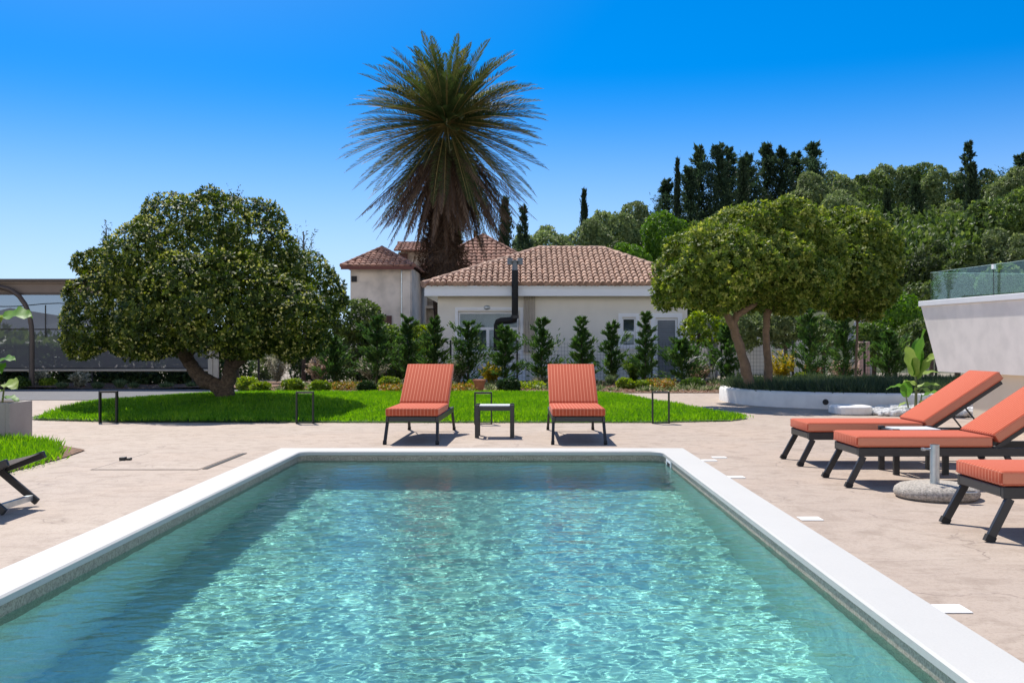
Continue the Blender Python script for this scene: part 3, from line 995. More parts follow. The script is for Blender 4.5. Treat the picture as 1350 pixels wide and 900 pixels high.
sl.box(HX(598), HX(694), WY - .14, WY - .002, HZ(484), HZ(481)).build('sill', M['trim'], house)
MB().box(HX(599.5), HX(692.5), WY - .10, WY - .003, 0, HZ(484) - .002).build('plinth', M['trim'], house)
# small window
x0, x1, z0, z1 = holes[1]
w = MB(); frame(w, x0 - .12, x1 + .12, z0 - .08, z1 + .15, WY - .03, WY - .002, .12); win = w.build('window', M['trim'], house)
s = MB(); frame(s, x0 + .004, x1 - .004, z0 + .004, z1 - .004, WY + .03, WY + .09, .045)
s.box(x0 + .05, x1 - .05, WY + .031, WY + .089, HZ(441), HZ(436.5)); s.build('sash', M['trim'], win)
MB().box(x0 + .02, x1 - .02, WY + .055, WY + .062, z0 + .02, z1 - .02).build('pane', M['pane'], win)
MB().box(x0, x1, WY + .20, WY + .22, z0, z1).build('blind', M['shutter'], win)
# shuttered tall window
x0, x1, z0, z1 = holes[2]
w = MB(); frame(w, x0 - .16, x1 + .16, .05, z1 + .17, WY - .03, WY - .002, .15, False); win = w.build('window', M['trim'], house)
s = MB(); frame(s, x0 + .004, x1 - .004, .06, z1 - .004, WY + .03, WY + .09, .06); s.build('sash', M['trim'], win)
s = MB()
for i in range(26):
    zz = .14 + i * .075
    if zz < z1 - .08: s.box(x0 + .068, x1 - .068, WY + .05 + .008 * (i % 2), WY + .075, zz, zz + .073)
s.build('shutter', M['shutter'], win)
# flue, conduits, wall lamp
xf = HX(679)
mb = MB()
mb.tube([(xf, 32.17, 3.62), (xf, 32.17, HZ(419)), (xf - .03, 32.2, HZ(420.5) - .02), (xf - .15, 32.3, HZ(422.5)), (HX(661), 32.42, HZ(423)), (HX(657), 32.48, HZ(424.5)), (HX(655.4), 32.52, HZ(428)), (HX(655), 32.53, HZ(462))], .105, 14)
fl = smooth_by_angle(mb.build('flue_pipe', M['rubber'], house))
MB().tube([(xf, 32.17, HZ(420.2)), (xf, 32.17, HZ(416.5))], .125, 14).build('pipe_collar', M['alu'], fl)
cw_ = MB()
cw_.tube([(xf, 32.17, 3.6), (xf, 32.17, HZ(347))], .09, 12).box(xf - .2, xf + .2, 32.05, 32.29, HZ(347), HZ(345.6))
cw_.tube([(xf - .16, 32.17, HZ(351)), (xf - .16, 32.17, HZ(342.5))], .085, 12).tube([(xf + .17, 32.17, HZ(351)), (xf + .17, 32.17, HZ(342.5))], .085, 12)
cw_.build('flue_cowl', M['shutter'], house)
for pxx in (691.5, 694.8, 698.2, 701.4, 704.4):
    MB().box(HX(pxx) - .030, HX(pxx) + .030, WY - .09, WY - .003, HZ(464), HZ(391)).build('conduit', M['palewood'], house)
mb = MB(); mb.lathe((0, 0, 0), [(.11, 0), (.11, .03), (.08, .06), (.03, .075)], 16, 1, .7)
lm = mb.build('wall_lamp', M['zinc'], None)
lm.data.transform(Matrix.Rotation(R(90), 4, 'X')); lm.parent = house; lm.location = Vector((HX(642), WY - .002, HZ(405.5))) - ORG[house.name]; lm.data.transform(Matrix.Translation((0, 0, 0)))

# old two-storey house
def d2(px, py, d): return at(px, py, d)
old = empty('old_house', (-6, 42, 0), 'weathered two storey house with hipped terracotta roof left of the palm', 'house')
xl, xr = d2(462, 0, 42).x, d2(543, 0, 42).x
ze = d2(0, 353, 42).z
mb = MB(); mb.box(xl, xr, 42, 49, -.03, ze); mb.build('wall', M['oldwall'], old)
hip_roof('roof', M['oldtile'], old, xl - .3, xr + .12, 41.6, 49.4, ze + .02, d2(504, 0, 44.5).x, d2(504, 0, 44.5).x, 44.4, 46.6, d2(0, 328, 44.4).z, .24, .34, 9, .28, 'FR', .09)
MB().box(xl - .32, xr + .13, 41.52, 41.6, ze - .10, ze + .03).build('gutter', M['gutter'], old)
MB().box(d2(531, 0, 42).x, d2(541.5, 0, 42).x, 41.86, 41.998, 0, ze - .12).build('pilaster', M['oldwall'], old)
MB().tube([(d2(530.2, 0, 42).x, 41.93, 1), (d2(530.2, 0, 42).x, 41.93, ze - .1)], .05, 8).build('downpipe', M['zinc'], old)
MB().box(d2(499.5, 0, 42).x, d2(516.5, 0, 42).x, 41.94, 41.997, .8, d2(0, 416, 42).z).build('window', M['darkbrown'], old)
MB().box(d2(463.5, 0, 42).x, d2(470.5, 0, 42).x, 41.94, 41.997, d2(0, 371.5, 42).z, d2(0, 364, 42).z).build('window', M['dark'], old)
sa = empty('stone_annex', (-4.2, 49.0, 0), 'rough stone annex with ledge beside the weathered two storey house', 'building')
xa, xb = d2(544, 0, 48.8).x, d2(596, 0, 48.8).x
MB().box(xa, xb, 49.0, 51, -.03, d2(0, 357, 49.0).z).build('wall', M['stonewall'], sa)
MB().box(xa, xb, 48.2, 48.99, d2(0, 406.5, 48.2).z, d2(0, 403, 48.2).z).build('ledge', M['oldwall'], sa)
MB().box(xa + .004, xb, 48.55, 48.99, -.03, d2(0, 408, 48.5).z).build('lower_wall', M['stonewall'], sa)
MB().box(d2(542.5, 0, 48.5).x + .06, d2(547, 0, 48.5).x, 48.49, 48.548, .9, d2(0, 415, 48.5).z).build('window', M['darkbrown'], sa)
rh = empty('red_roofed_house', (-7, 56, 0), 'small house with bright red tile roof peeking over the weathered house', 'house')
xa, xb = d2(519, 0, 56).x, d2(566, 0, 56).x
z1, z2 = d2(0, 331, 56).z, d2(0, 321.5, 58).z
MB().box(xa + .2, xb, 56.5, 60, -.03, z1).build('wall', M['stonewall'], rh)
MB().box(xa + .3, d2(536, 0, 56).x, 56.4, 56.497, z1 - 2.2, z1 - .1).build('window', M['darkbrown'], rh)
mb = MB(); A = Vector((xa, 56, z1)); up = Vector((0, 2, z2 - z1))
mb.add([A, (xb, 56, z1), (xb, 58, z2), (xa, 58, z2), (xb, 60.4, z1), (xa, 60.4, z1), ], [(0, 1, 2, 3), (3, 2, 4, 5)])
tiles(mb, A, (1, 0, 0), up, [(0, 0), (xb - xa, 0), (xb - xa, up.length), (0, up.length)], .24, .34, 5, .3)
ridge(mb, (xa, 58, z2 + .04), (xb, 58, z2 + .04), .1)
mb.build('roof', M['oldtile'], rh)
ph = empty('pyramid_roofed_house', (-1.9, 52, 0), 'house with tall pyramid tile roof right of the palm trunk', 'house')
cx = d2(637, 0, 54).x
ze = d2(0, 352, 51.2).z
MB().box(cx - 2.6, cx + 2.6, 51.6, 56.6, -.03, ze - .02).build('wall', M['pinkwall'], ph)
hip_roof('roof', M['oldtile'], ph, cx - 3, cx + 3, 51.2, 57, ze, cx, cx, 54.0, 54.2, d2(0, 311, 54).z, .25, .34, 14, .3, 'FRL', .1)
MB().box(cx - 3.02, cx + 3.02, 51.1, 51.19, ze - .08, ze + .02).build('gutter', M['oldtile'], ph)

# ------------------------------------------------------------------ shelter on the left
sh = empty('shelter', (-15, 28, 0), 'long brown shelter with curved posts and sheer grey mesh screen', 'shelter')
xs0, xs1 = -34, -8.9
zt, zb = at(0, 370, 28).z, at(0, 388, 28).z
mb = MB(); mb.box(xs0, xs1, 27.7, 33, zt - .10, zt); mb.build('roof', M['fascia'], sh)
MB().box(xs0, xs1, 27.64, 27.698, zt - .05, zt + .03).build('roof_edge', M['bronze'], sh)
MB().box(xs0, xs1, 27.75, 27.86, zb, zt - .102).build('fascia', M['fascia'], sh)
MB().box(xs0, xs1, 27.70, 27.748, zb - .03, zb + .03).build('fascia_rail', M['bronze'], sh)
curve = [(42.3, 512), (42.3, 470), (42.3, 445), (41.5, 430), (38.5, 414), (33, 401), (25, 390), (14, 382), (2, 378.5), (-14, 377)]
for dx in (0, -8.5):
    mb = MB()
    pts = [at(px, py, 27.6) + Vector((dx, 0, 0)) for px, py in curve]
    pts[0].z = 0
    mb.tube(pts, .066, 10)
    p_ = smooth_by_angle(mb.build('curved_post', M['bronze'], sh))
    MB().lathe((pts[0].x, 27.6, .0), [(.17, .0), (.17, .02)], 16).build('foot_plate', M['bronze'], p_)
p_ = at(34.8, 512, 27.8)
MB().tube([(p_.x, 28.0, 0), (p_.x, 28.0, 1.25)], .03, 8).build('slim_post', M['black'], sh)
sc_ = MB(); sc_.add([(xs0, 29.2, at(0, 486, 29.2).z), (xs1, 29.2, at(0, 486, 29.2).z), (xs1, 29.2, zb + .06), (xs0, 29.2, zb + .06)], [(0, 1, 2, 3)])
sc_.build('mesh_screen', M['screen'], sh)
MB().box(xs0, xs1, 29.16, 29.195, at(0, 487, 29.2).z, at(0, 484.5, 29.2).z).build('screen_hem', M['black'], sh)
MB().box(xs0, xs1, 29.17, 29.198, at(0, 434.8, 29.2).z, at(0, 433.2, 29.2).z).build('screen_bar', M['black'], sh)
MB().tube([(xs0 + i * (xs1 - xs0) / 60, 29.18, at(0, 402, 29.2).z + .05 * math.cos(i * .9)) for i in range(61)], .014, 5).build('cable', M['black'], sh)
for pxx in (61, 150, 215):
    x = at(pxx, 0, 29.2).x
    MB().box(x - .012, x + .012, 29.14, 29.168, at(0, 445, 29.2).z, at(0, 402, 29.2).z).build('guy_bar', M['black'], sh)
rl = empty('guard_rail', (-14, 28.6, 0), 'pale horizontal rail on short posts below the grey mesh screen', 'railing')
zr = at(0, 488, 28.6).z
MB().tube([(-34, 28.6, zr), (-8.75, 28.6, zr)], .035, 8).build('rail', M['palewood'], rl)
for i in range(9):
    x = -9.4 - i * 2.9
    MB().tube([(x, 28.65, 0), (x, 28.65, zr - .02)], .03, 8).build('post', M['black'], rl)
tp = MB(); x = at(283, 0, 27.4).x
tp.box(x - .17, x - .045, 27.35, 27.48, 0, at(0, 455, 27.4).z).box(x - .035, x + .10, 27.36, 27.47, 0, at(0, 453, 27.4).z)
tag(tp.build('timber_post', M['palewood'], bevel=.006), 'pale paired timber post between the branches of the big left tree', 'post')

# closed teal parasol behind the tree
um = empty('closed_parasol', (at(298, 0, 33).x, 33, 0), 'folded teal parasol seen behind the big left tree', 'parasol')
x = at(298, 0, 33).x
MB().tube([(x, 33, 0), (x, 33, 1.5)], .03, 8).build('pole', M['palewood'], um)
MB().lathe((x, 33, 0), [(.10, at(0, 482, 33).z), (.19, at(0, 479, 33).z), (.15, at(0, 473, 33).z), (.03, at(0, 465.5, 33).z)], 12).build('canopy', M['teal'], um)

# fence behind the bed
FY = 30.6
fe = empty('wire_fence', (2, FY, 0), 'see-through black wire mesh fence behind the planting bed', 'fence')
fxs = [-8.02, -6.05, -4.1, -2.12, -.075, 2.0, 4.06, 6.2, 8.4, 10.6, 12.8]
for x in fxs:
    MB().box(x - .028, x + .028, FY - .028, FY + .028, 0, 1.36).build('post', M['black'], fe)
wr = MB()
for i in range(11):
    z = .1 + i * .115
    wr.box(fxs[0], fxs[-1], FY - .036, FY - .031, z - .0025, z + .0025)
x = fxs[0]
while x < fxs[-1]:
    wr.box(x - .0025, x + .0025, FY - .042, FY - .037, .05, 1.3); x += .10
wr.build('wire_panel', M['black'], fe)

# things glimpsed behind the fence
gs = MB()
x0, x1 = at(933, 0, 37).x, at(946, 0, 37).x
for i in range(22): gs.box(x0, x1, 37 + .01 * (i % 2), 37.3, i * .1, i * .1 + .097)
tag(gs.build('slatted_panel', M['greyslat']), 'grey slatted panel standing behind the twin dark trunks', 'panel')
ww = MB(); ww.box(at(905, 0, 41).x, at(1075, 0, 41).x, 41, 41.3, -.03, at(0, 443, 41).z)
tag(ww.build('garden_wall', M['whitewall'], bevel=.02), 'low whitewashed wall behind the leaning trunk and fence', 'wall')
for a, b, lab in ((905, 938, 'pale arched hoop half hidden by the twin dark trunks'), (941, 970, 'pale arched hoop over shrubs left of the leaning trunk')):
    pts = []
    d = 29.6
    for i in range(17):
        t = math.pi * i / 16
        pts.append(at((a + b) / 2 - math.cos(t) * (b - a) / 2, 499 - math.sin(t) * 28, d))
    pts[0].z = pts[-1].z = 0.0
    tag(smooth_by_angle(MB().tube(pts, .035, 8).build('garden_hoop', M['hoop'])), lab, 'hoop', 'pale garden hoops')
def drape(name, pts, d, lab):
    rg = random.Random(len(lab))
    bm = bmesh.new()
    g = 14
    rows = []
    (xa, ya), (xb, yb) = pts
    for j in range(g + 1):
        row = []
        for i in range(g + 1):
            u, v = i / g, j / g
            top = .35 * abs(math.sin(u * 5.1)) * (1 - v)
            p = at(xa + (xb - xa) * u, ya + (yb - ya) * (v + top * .5 * (1 - v)), d)
            p.y += .5 * (1 - v) * math.sin(u * math.pi) - .1 * math.sin(u * 19 + v * 3) - .4 * v
            row.append(bm.verts.new(p))
        rows.append(row)
    for j in range(g):
        for i in range(g):
            bm.faces.new((rows[j][i], rows[j + 1][i], rows[j + 1][i + 1], rows[j][i + 1]))
    r = bmesh.ops.solidify(bm, geom=bm.faces[:], thickness=.03)
    me = bpy.data.meshes.new(name); bm.to_mesh(me); bm.free()
    me.polygons.foreach_set('use_smooth', [True] * len(me.polygons))
    return tag(link(name, me, M['whitecloth']), lab, 'cover')
drape('draped_cover', ((1114, 417), (1150, 500)), 36, 'crumpled white sheet draped behind the fence right of the round topped trees')
tag(MB().box(at(1133, 0, 34).x, at(1147, 0, 34).x, 34, 34.4, 0, at(0, 450, 34).z).build('salmon_pillar', M['pinkwall'], bevel=.01), 'salmon pink pillar below the crumpled white sheet', 'pillar')

# ------------------------------------------------------------------ raised terrace on the right
te = empty('raised_terrace', (7.4, 12.5, 0), 'ivory rendered raised terrace with white cap and undercut base', 'terrace')
A = Vector((6.25, 15.5)); dr = Vector((.14, -1)).normalized(); nr = Vector((dr.y, -dr.x)) * -1   # nr points into the terrace (+x)
nr = Vector((1, .14)).normalized()
def tq(s, o, z): return (A.x + dr.x * s + nr.x * o, A.y + dr.y * s + nr.y * o, z)
zt, zb = 1.80, .80
mb = MB()
mb.add([tq(0, 0, zt), tq(9.5, 0, zt), tq(9.5, 6, zt), tq(0, 6, zt), tq(.38, .06, zb), tq(9.5, .06, zb), tq(9.5, 6, zb), tq(.38, 6, zb)],
       [(0, 3, 2, 1), (4, 5, 6, 7), (0, 1, 5, 4), (1, 2, 6, 5), (2, 3, 7, 6), (3, 0, 4, 7)])
mb.build('parapet', M['terrace'], te)
mb = MB()
a, c = tq(-.03, -.03, 0), None
P4 = [tq(-.03, -.03, 0), tq(9.5, -.03, 0), tq(9.5, 6, 0), tq(-.03, 6, 0)]
mb.prism([(p[0], p[1]) for p in P4][::-1], zt + .002, zt + .085)
mb.build('cap', M['cap'], te, bevel=.008)
mb = MB()
P4 = [tq(1.12, .16, 0), tq(9.5, .16, 0), tq(9.5, 6, 0), tq(1.12, 6, 0)]
mb.prism([(p[0], p[1]) for p in P4][::-1], -.03, zb - .002)
mb.build('base', M['basewall'], te)
gb = empty('glass_balustrade', tq(2, .1, zt + .085), 'frameless clear glass balustrade on the white cap of the raised terrace', 'balustrade')
zg0, zg1 = zt + .08, 2.32
def gpanel(s0, s1, o0, o1, name='glass_panel'):
    mb = MB()
    P = [tq(s0, o0, 0), tq(s1, o0, 0), tq(s1, o1, 0), tq(s0, o1, 0)]
    mb.prism([(p[0], p[1]) for p in P][::-1], zg0, zg1)
    o = mb.build(name, M['balustrade'], gb)
    mb = MB(); mb.prism([(p[0], p[1]) for p in P][::-1], zg1 + .0005, zg1 + .006); mb.build('edge_highlight', M['glassedge'], o)
    return o
gpanel(.10, 1.68, .10, .115)
gpanel(1.70, 3.4, .10, .115)
gpanel(3.42, 5.2, .10, .115)
gpanel(.10, .115, .13, 2.0)
for s_ in (1.69, 3.41):
    p_ = tq(s_, .108, 0)
    MB().box(p_[0] - .02, p_[0] + .02, p_[1] - .025, p_[1] + .025, zg1 - .06, zg1 + .004).build('clamp', M['trim'], gb)
    MB().box(p_[0] - .005, p_[0] + .005, p_[1] - .004, p_[1] + .004, zg0, zg1 - .062).build('joint', M['black'], gb)

# ------------------------------------------------------------------ curved white planter, pebbles, slab
rp = empty('curved_planter', (8.2, 20.6, 0), 'low curved white planter wall holding dark groundcover and two trees', 'planter')
nseg = 72
oc, orx, ory = (8.35, 21.3), 3.98, 3.0
def sup(t, k, p=2.5):
    c, s_ = math.cos(t), math.sin(t)
    return (oc[0] + (orx + k) * math.copysign(abs(c) ** (2 / p), c), oc[1] + (ory + k) * math.copysign(abs(s_) ** (2 / p), s_))
prof = [(0, -.03), (0, .24), (-.02, .285), (-.06, .31), (-.16, .31), (-.20, .28), (-.20, .05)]
mb = MB()
for k, z in prof:
    mb.v += [sup(2 * math.pi * i / nseg, k) + (z,) for i in range(nseg)]
for l in range(len(prof) - 1):
    for i in range(nseg):
        j = (i + 1) % nseg
        mb.f.append((l * nseg + i, l * nseg + j, (l + 1) * nseg + j, (l + 1) * nseg + i))
smooth_by_angle(mb.build('planter_wall', M['stonewhite'], rp), 50)
mb = MB(); mb.add([sup(2 * math.pi * i / nseg, -.19) + (.24,) for i in range(nseg)], [tuple(range(nseg))]); mb.build('soil', M['mulch'], rp)
GC = [sup(2 * math.pi * i / nseg, -.12) for i in range(nseg)]
tag(blades('groundcover', GC, 1100, .30, .020, L_['cover'], 31, lambda X, Y: np.full(len(X), .24), .6), kind='stuff')
pp = gd(1098.5, 540); 
mb = MB(); mb.lathe((0, 0, 0), [(.055, 0), (.055, .02), (.04, .028), (.02, .03)], 18)
o = mb.build('wall_outlet', M['dark'], None)
o.data.transform(Matrix.Rotation(R(90), 4, 'X')); o.parent = rp; o.location = Vector((5.72, 18.62, .14)) - ORG[rp.name]
sl = gd(1090, 548); sr = gd(1140, 548)
mb = MB()
pts = []
for i in range(24):
    t = 2 * math.pi * i / 24
    c, s_ = math.cos(t), math.sin(t)
    pts.append((5.78 + .34 * math.copysign(abs(c) ** .7, c), 17.4 + .42 * math.copysign(abs(s_) ** .8, s_)))
mb.prism(pts, 0, .15)
tag(mb.build('stone_slab', M['stonewhite'], bevel=.035, seg=3), 'low rounded white stone slab at the end of the pebble strip', 'stone')
mb = MB()
rg = random.Random(5)
for i in range(1500):
    x = 6.12 + 2.3 * rg.random(); y = 16.85 + 1.5 * rg.random() - .25 * (x - 6.25)
    r = .035 + .035 * rg.random()
    z = .02 + .09 * rg.random() * (1 - abs((x - 7.2) / 1.4) ** 2)
    b = len(mb.v)
    for k in range(3):
        t = [-.6, .1, .7][k]
        for i2 in range(6):
            a = i2 * 1.047 + rg.random() * .4
            mb.v.append((x + r * math.cos(a) * math.sqrt(1 - t * t) * 1.2, y + r * math.sin(a) * math.sqrt(1 - t * t), z + r * .7 * t))
    for k in range(2):
        for i2 in range(6):
            mb.f.append((b + k * 6 + i2, b + k * 6 + (i2 + 1) % 6, b + k * 6 + 6 + (i2 + 1) % 6, b + k * 6 + 6 + i2))
    mb.f.append(tuple(b + 12 + i2 for i2 in range(6)))
tag(mb.build('pebbles', M['pebble']), kind='stuff')
sheet('pebble_bed', [(6.2, 16.9), (8.4, 16.4), (8.4, 17.6), (6.2, 18.15)], .01, M['pebble'])

# ------------------------------------------------------------------ pool furniture
def make_lounger():
    r = empty('sun_lounger', (0, 0, 0), 'x', 'sun lounger', 'coral cushioned sun loungers round the pool')
    mb = MB()
    for s in (-1, 1):
        mb.box(0, 1.93, s * .305 - .018, s * .305 + .018, .262, .334)
    mb.box(-.002, .036, -.286, .286, .27, .33).box(1.895, 1.932, -.286, .286, .27, .33).box(1.10, 1.14, -.286, .286, .27, .32)
    for i in range(11):
        mb.box(.09 + i * .092, .14 + i * .092, -.286, .286, .312, .328)
    mb.build('frame', M['alu'], r, bevel=.004, seg=1)
    for x, fx in ((.045, -.075), (1.885, 2.0)):
        for s in (-1, 1):
            lg = MB().bar((x, s * .307, .262), (fx, s * .318, .035), .034, .052, (1, 0, 0)).build('leg', M['alu'], r, bevel=.003, seg=1)
            dx = (fx - x) / .227
            MB().bar((fx, s * .318, .038), (fx + dx * .034, s * .3195, .0), .040, .060, (1, 0, 0)).build('foot_cap', M['rubber'], lg)
    c = MB().box(-.012, 1.135, -.325, .325, .338, .432).build('seat_cushion', M['fabric'], r, bevel=.020, seg=3)
    smooth_by_angle(c, 60)
    def loop(pts, par, rad=.0042):
        MB().tube(pts + [pts[0], pts[1]], rad, 5, False).build('piping', M['piping'], par)
    for z in (.352, .420):
        q = .005; loop([(-.014 + q, -.327 + q, z), (1.137 - q, -.327 + q, z), (1.137 - q, .327 - q, z), (-.014 + q, .327 - q, z)], c)
    a = R(33.5)
    u = Vector((math.cos(a), 0, math.sin(a))); w = Vector((-math.sin(a), 0, math.cos(a)))
    h = Vector((1.165, 0, .350))
    def rb(mb, s0, s1, y0, y1, t0, t1):
        return mb.add([h + u * s + Vector((0, y, 0)) + w * t for s in (s0, s1) for y in (y0, y1) for t in (t0, t1)],
                      [(0, 1, 3, 2), (4, 6, 7, 5), (0, 4, 5, 1), (2, 3, 7, 6), (0, 2, 6, 4), (1, 5, 7, 3)])
    b = rb(MB(), .03, .93, -.325, .325, .004, .098).build('back_cushion', M['fabric'], r, bevel=.020, seg=3)
    smooth_by_angle(b, 60)
    for t in (.018, .084):
        loop([tuple(h + u * s + Vector((0, y, 0)) + w * t) for s, y in ((.033, -.322), (.927, -.322), (.927, .322), (.033, .322))], b)
    mb = MB()
    for s in (-1, 1):
        rb(mb, -.02, .90, s * .288 - .014, s * .288 + .014, -.036, .0)
    rb(mb, .862, .898, -.273, .273, -.034, -.002)
    for i in range(8): rb(mb, .08 + i * .095, .13 + i * .095, -.273, .273, -.018, -.003)
    mb.build('backrest_frame', M['alu'], r)
    for s in (-1, 1):
        MB().tube([tuple(h + u * .47 + w * -.03 + Vector((0, s * .262, 0))), (1.80, s * .262, .30)], .009, 6).build('strut', M['alu'], r)
    return r
lab = ['coral striped sun lounger facing the pool left of the small table',
       'coral striped sun lounger facing the pool right of the small table',
       'coral sun lounger by the curved planter, farthest of the right hand row',
       'middle coral sun lounger of the right hand row, behind the umbrella base',
       'coral sun lounger cut by the frame, nearest of the right hand row']
spots = [(-1.31, 12.12, 88.2), (.72, 12.12, 90), (2.87, 10.2, 0), (2.86, 8.72, 0), (2.955, 6.40, 0)]
lp = make_lounger()
for i, (x, y, a) in enumerate(spots):
    o = lp if i == 0 else copy_tree(lp)
    o.location = (x, y, .0); o.rotation_euler = (0, 0, R(a)); o['label'] = lab[i]

def make_table():
    r = empty('side_table', (0, 0, 0), 'x', 'side table', 'small outdoor side tables')
    for sx in (-1, 1):
        for sy in (-1, 1):
            MB().box(sx * .228 - .027, sx * .228 + .027, sy * .19 - .02, sy * .19 + .02, 0, .425).build('leg', M['alu'], r, bevel=.003, seg=1)
    mb = MB()
    for s in (-1, 1):
        mb.box(-.20, .20, s * .19 - .015, s * .19 + .015, .352, .408).box(s * .228 - .015, s * .228 + .015, -.169, .169, .352, .408)
    mb.build('apron', M['alu'], r)
    MB().box(-.199, .199, -.168, .168, .400, .420).build('table_top', M['tabletop'], r, bevel=.003, seg=1)
    return r
tb = make_table(); tb.location = (-.325, 13.1, 0); tb['label'] = 'dark legged white topped table between the two loungers facing the pool'
t2 = copy_tree(tb); t2.location = (3.72, 9.42, 0); t2['label'] = 'white topped table among the loungers beside the pool on the right'

def make_hoop():
    r = empty('garden_lamp', (0, 0, 0), 'x', 'garden lamp', 'open black frame lamps along the lawn edge')
    f = MB()
    for s in (-1, 1): f.box(s * .125 - .010, s * .125 + .010, -.05, .05, .012, .465)
    f.box(-.135, .135, -.05, .05, .467, .490)
    f.build('frame', M['black'], r)
    MB().box(-.135, .135, -.05, .05, 0, .010).build('base_plate', M['black'], r)
    MB().box(-.10, .10, -.02, .02, .4615, .4665).build('light_strip', M['trim'], r)
    return r
hp = make_hoop()
for i, (px, by, a, lb) in enumerate([(143, 557, 6, 'open black frame lamp at the lawn tip near the concrete planter box'), (402, 558, 4, 'open black frame lamp in the shade of the big left tree'),
                                     (637, 559, 0, 'open black frame lamp behind the table between the loungers'), (871, 558, -2, 'open black frame lamp at the right end of the lawn')]):
    o = hp if i == 0 else copy_tree(hp)
    p = gd(px, by); o.location = (p.x, p.y, 0.0); o.rotation_euler = (0, 0, R(a)); o['label'] = lb

ub = empty('parasol_stand', (3.29, 7.86, 0), 'round pebbled concrete umbrella base with galvanised pole sleeve and no umbrella', 'umbrella base')
mb = MB(); mb.lathe((3.29, 7.86, 0), [(.285, .0), (.312, .018), (.322, .045), (.312, .075), (.28, .098), (.22, .112), (.12, .116), (.01, .116)], 40)
smooth_by_angle(mb.build('concrete_base', M['aggregate'], ub), 60)
px_, py_ = 3.265, 7.83
slv = smooth_by_angle(MB().tube([(px_, py_, .10), (px_, py_, .42)], .036, 20).build('pole_sleeve', M['zinc'], ub))
MB().tube([(px_, py_, .421), (px_, py_, .4215)], .031, 20).build('sleeve_mouth', M['dark'], slv)
MB().tube([(px_ - .03, py_, .385), (px_ - .085, py_ - .01, .385)], .008, 8).build('clamp_screw', M['zinc'], slv)
MB().box(px_ - .105, px_ - .085, py_ - .03, py_ + .01, .375, .395).build('clamp_knob', M['zinc'], slv)
MB().bar((3.36, 7.53, .088), (3.46, 7.55, .088), .05, .012).build('handle', M['zinc'], ub, bevel=.004)
MB().bar((3.375, 7.525, .092), (3.445, 7.539, .092), .024, .012).build('handle_slot', M['dark'], ub)

fc = empty('folding_chair', (-3.95, 7.2, 0), 'charcoal folding chair with pale grey sling cut by the left frame edge', 'chair')
for y, dy in ((6.93, 0), (7.47, 0)):
    MB().bar((-3.56, y, .385), (-4.55, y, .02), .03, .055).build('rail', M['alu'], fc, bevel=.008)
    yl = y + (.035 if y < 7.2 else -.035)
    MB().bar((-3.60, yl, .03), (-4.42, yl, .72), .03, .055).build('leg', M['alu'], fc, bevel=.008)
mb = MB()
mb.add([(-3.59, 6.945, .392), (-3.59, 7.455, .392), (-4.0, 7.455, .225), (-4.0, 6.945, .225), (-4.25, 7.455, .32), (-4.25, 6.945, .32), (-4.45, 7.455, .72), (-4.45, 6.945, .72)], [(0, 1, 2, 3), (3, 2, 4, 5), (5, 4, 6, 7)])
mb.build('sling', M['sling'], fc)
MB().box(-3.665, -3.625, 6.982, 7.418, .045, .085).build('foot_bar', M['zinc'], fc)

# flush deck details
for px, py, lb in ((935, 607, 'flush white deck insert at the far right pool corner, nearer of the pair'), (948, 603, 'flush white deck insert at the far right pool corner, farther of the pair'),
                   (970, 629, 'flush white deck insert just beyond the pool corner pair'), (1068, 684, 'flush white deck insert beside the coping midway along the pool'), (1252, 803, 'flush white deck insert nearest the viewer on the right deck')):
    p = gd(px, py)
    tag(MB().box(p.x - .075, p.x + .075, p.y - .07, p.y + .07, .002, .006).build('deck_insert', M['marker']), lb, 'deck insert', 'flush white inserts in the right hand deck')
ha = empty('access_hatch', (-3.65, 10.3, 0), 'square stone covered access hatch flush in the deck left of the pool', 'hatch')
x0, x1, y0, y1 = -4.12, -3.10, 9.6, 11.05
MB().box(x0, x1, y0, y1, .001, .005).build('lid', M['deck'], ha)
g = MB(); g.box(x0 - .012, x0 - .001, y0 - .012, y1 + .012, .001, .004).box(x0, x1 * .4 + x0 * .6, y1 + .001, y1 + .014, .001, .004).box(x0, x1, y0 - .008, y0 - .001, .001, .004)
g.build('joint', M['dark'], ha)
hh = MB(); p = gd(165, 607); hh.box(p.x - .05, p.x + .01, p.y - .04, p.y + .03, .004, .04).box(p.x + .02, p.x + .06, p.y - .02, p.y + .04, .004, .03)
hh.build('hinge', M['black'], ha, bevel=.006)
tag(MB().box(-3.075, -3.025, 9.65, 11.05, .001, .006).build('slot_drain', M['dark']), 'narrow dark slot drain in the deck beside the left coping', 'drain')

# ------------------------------------------------------------------ planter box with a broad-leaved plant
pb = empty('planter_box', (-6.95, 12.75, 0), 'square taupe concrete planter box at the left edge', 'planter')
bx = MB(); x0, x1, y0, y1 = -7.45, -6.41, 12.52, 13.1
bx.box(x0, x0 + .06, y0, y1, 0, .475).box(x1 - .06, x1, y0, y1, 0, .475).box(x0 + .06, x1 - .06, y0, y0 + .06, 0, .475).box(x0 + .06, x1 - .06, y1 - .06, y1, 0, .475)
bx.build('box', M['planter'], pb, bevel=.006)
MB().box(x0 + .061, x1 - .061, y0 + .061, y1 - .061, .38, .43).build('soil', M['mulch'], pb)

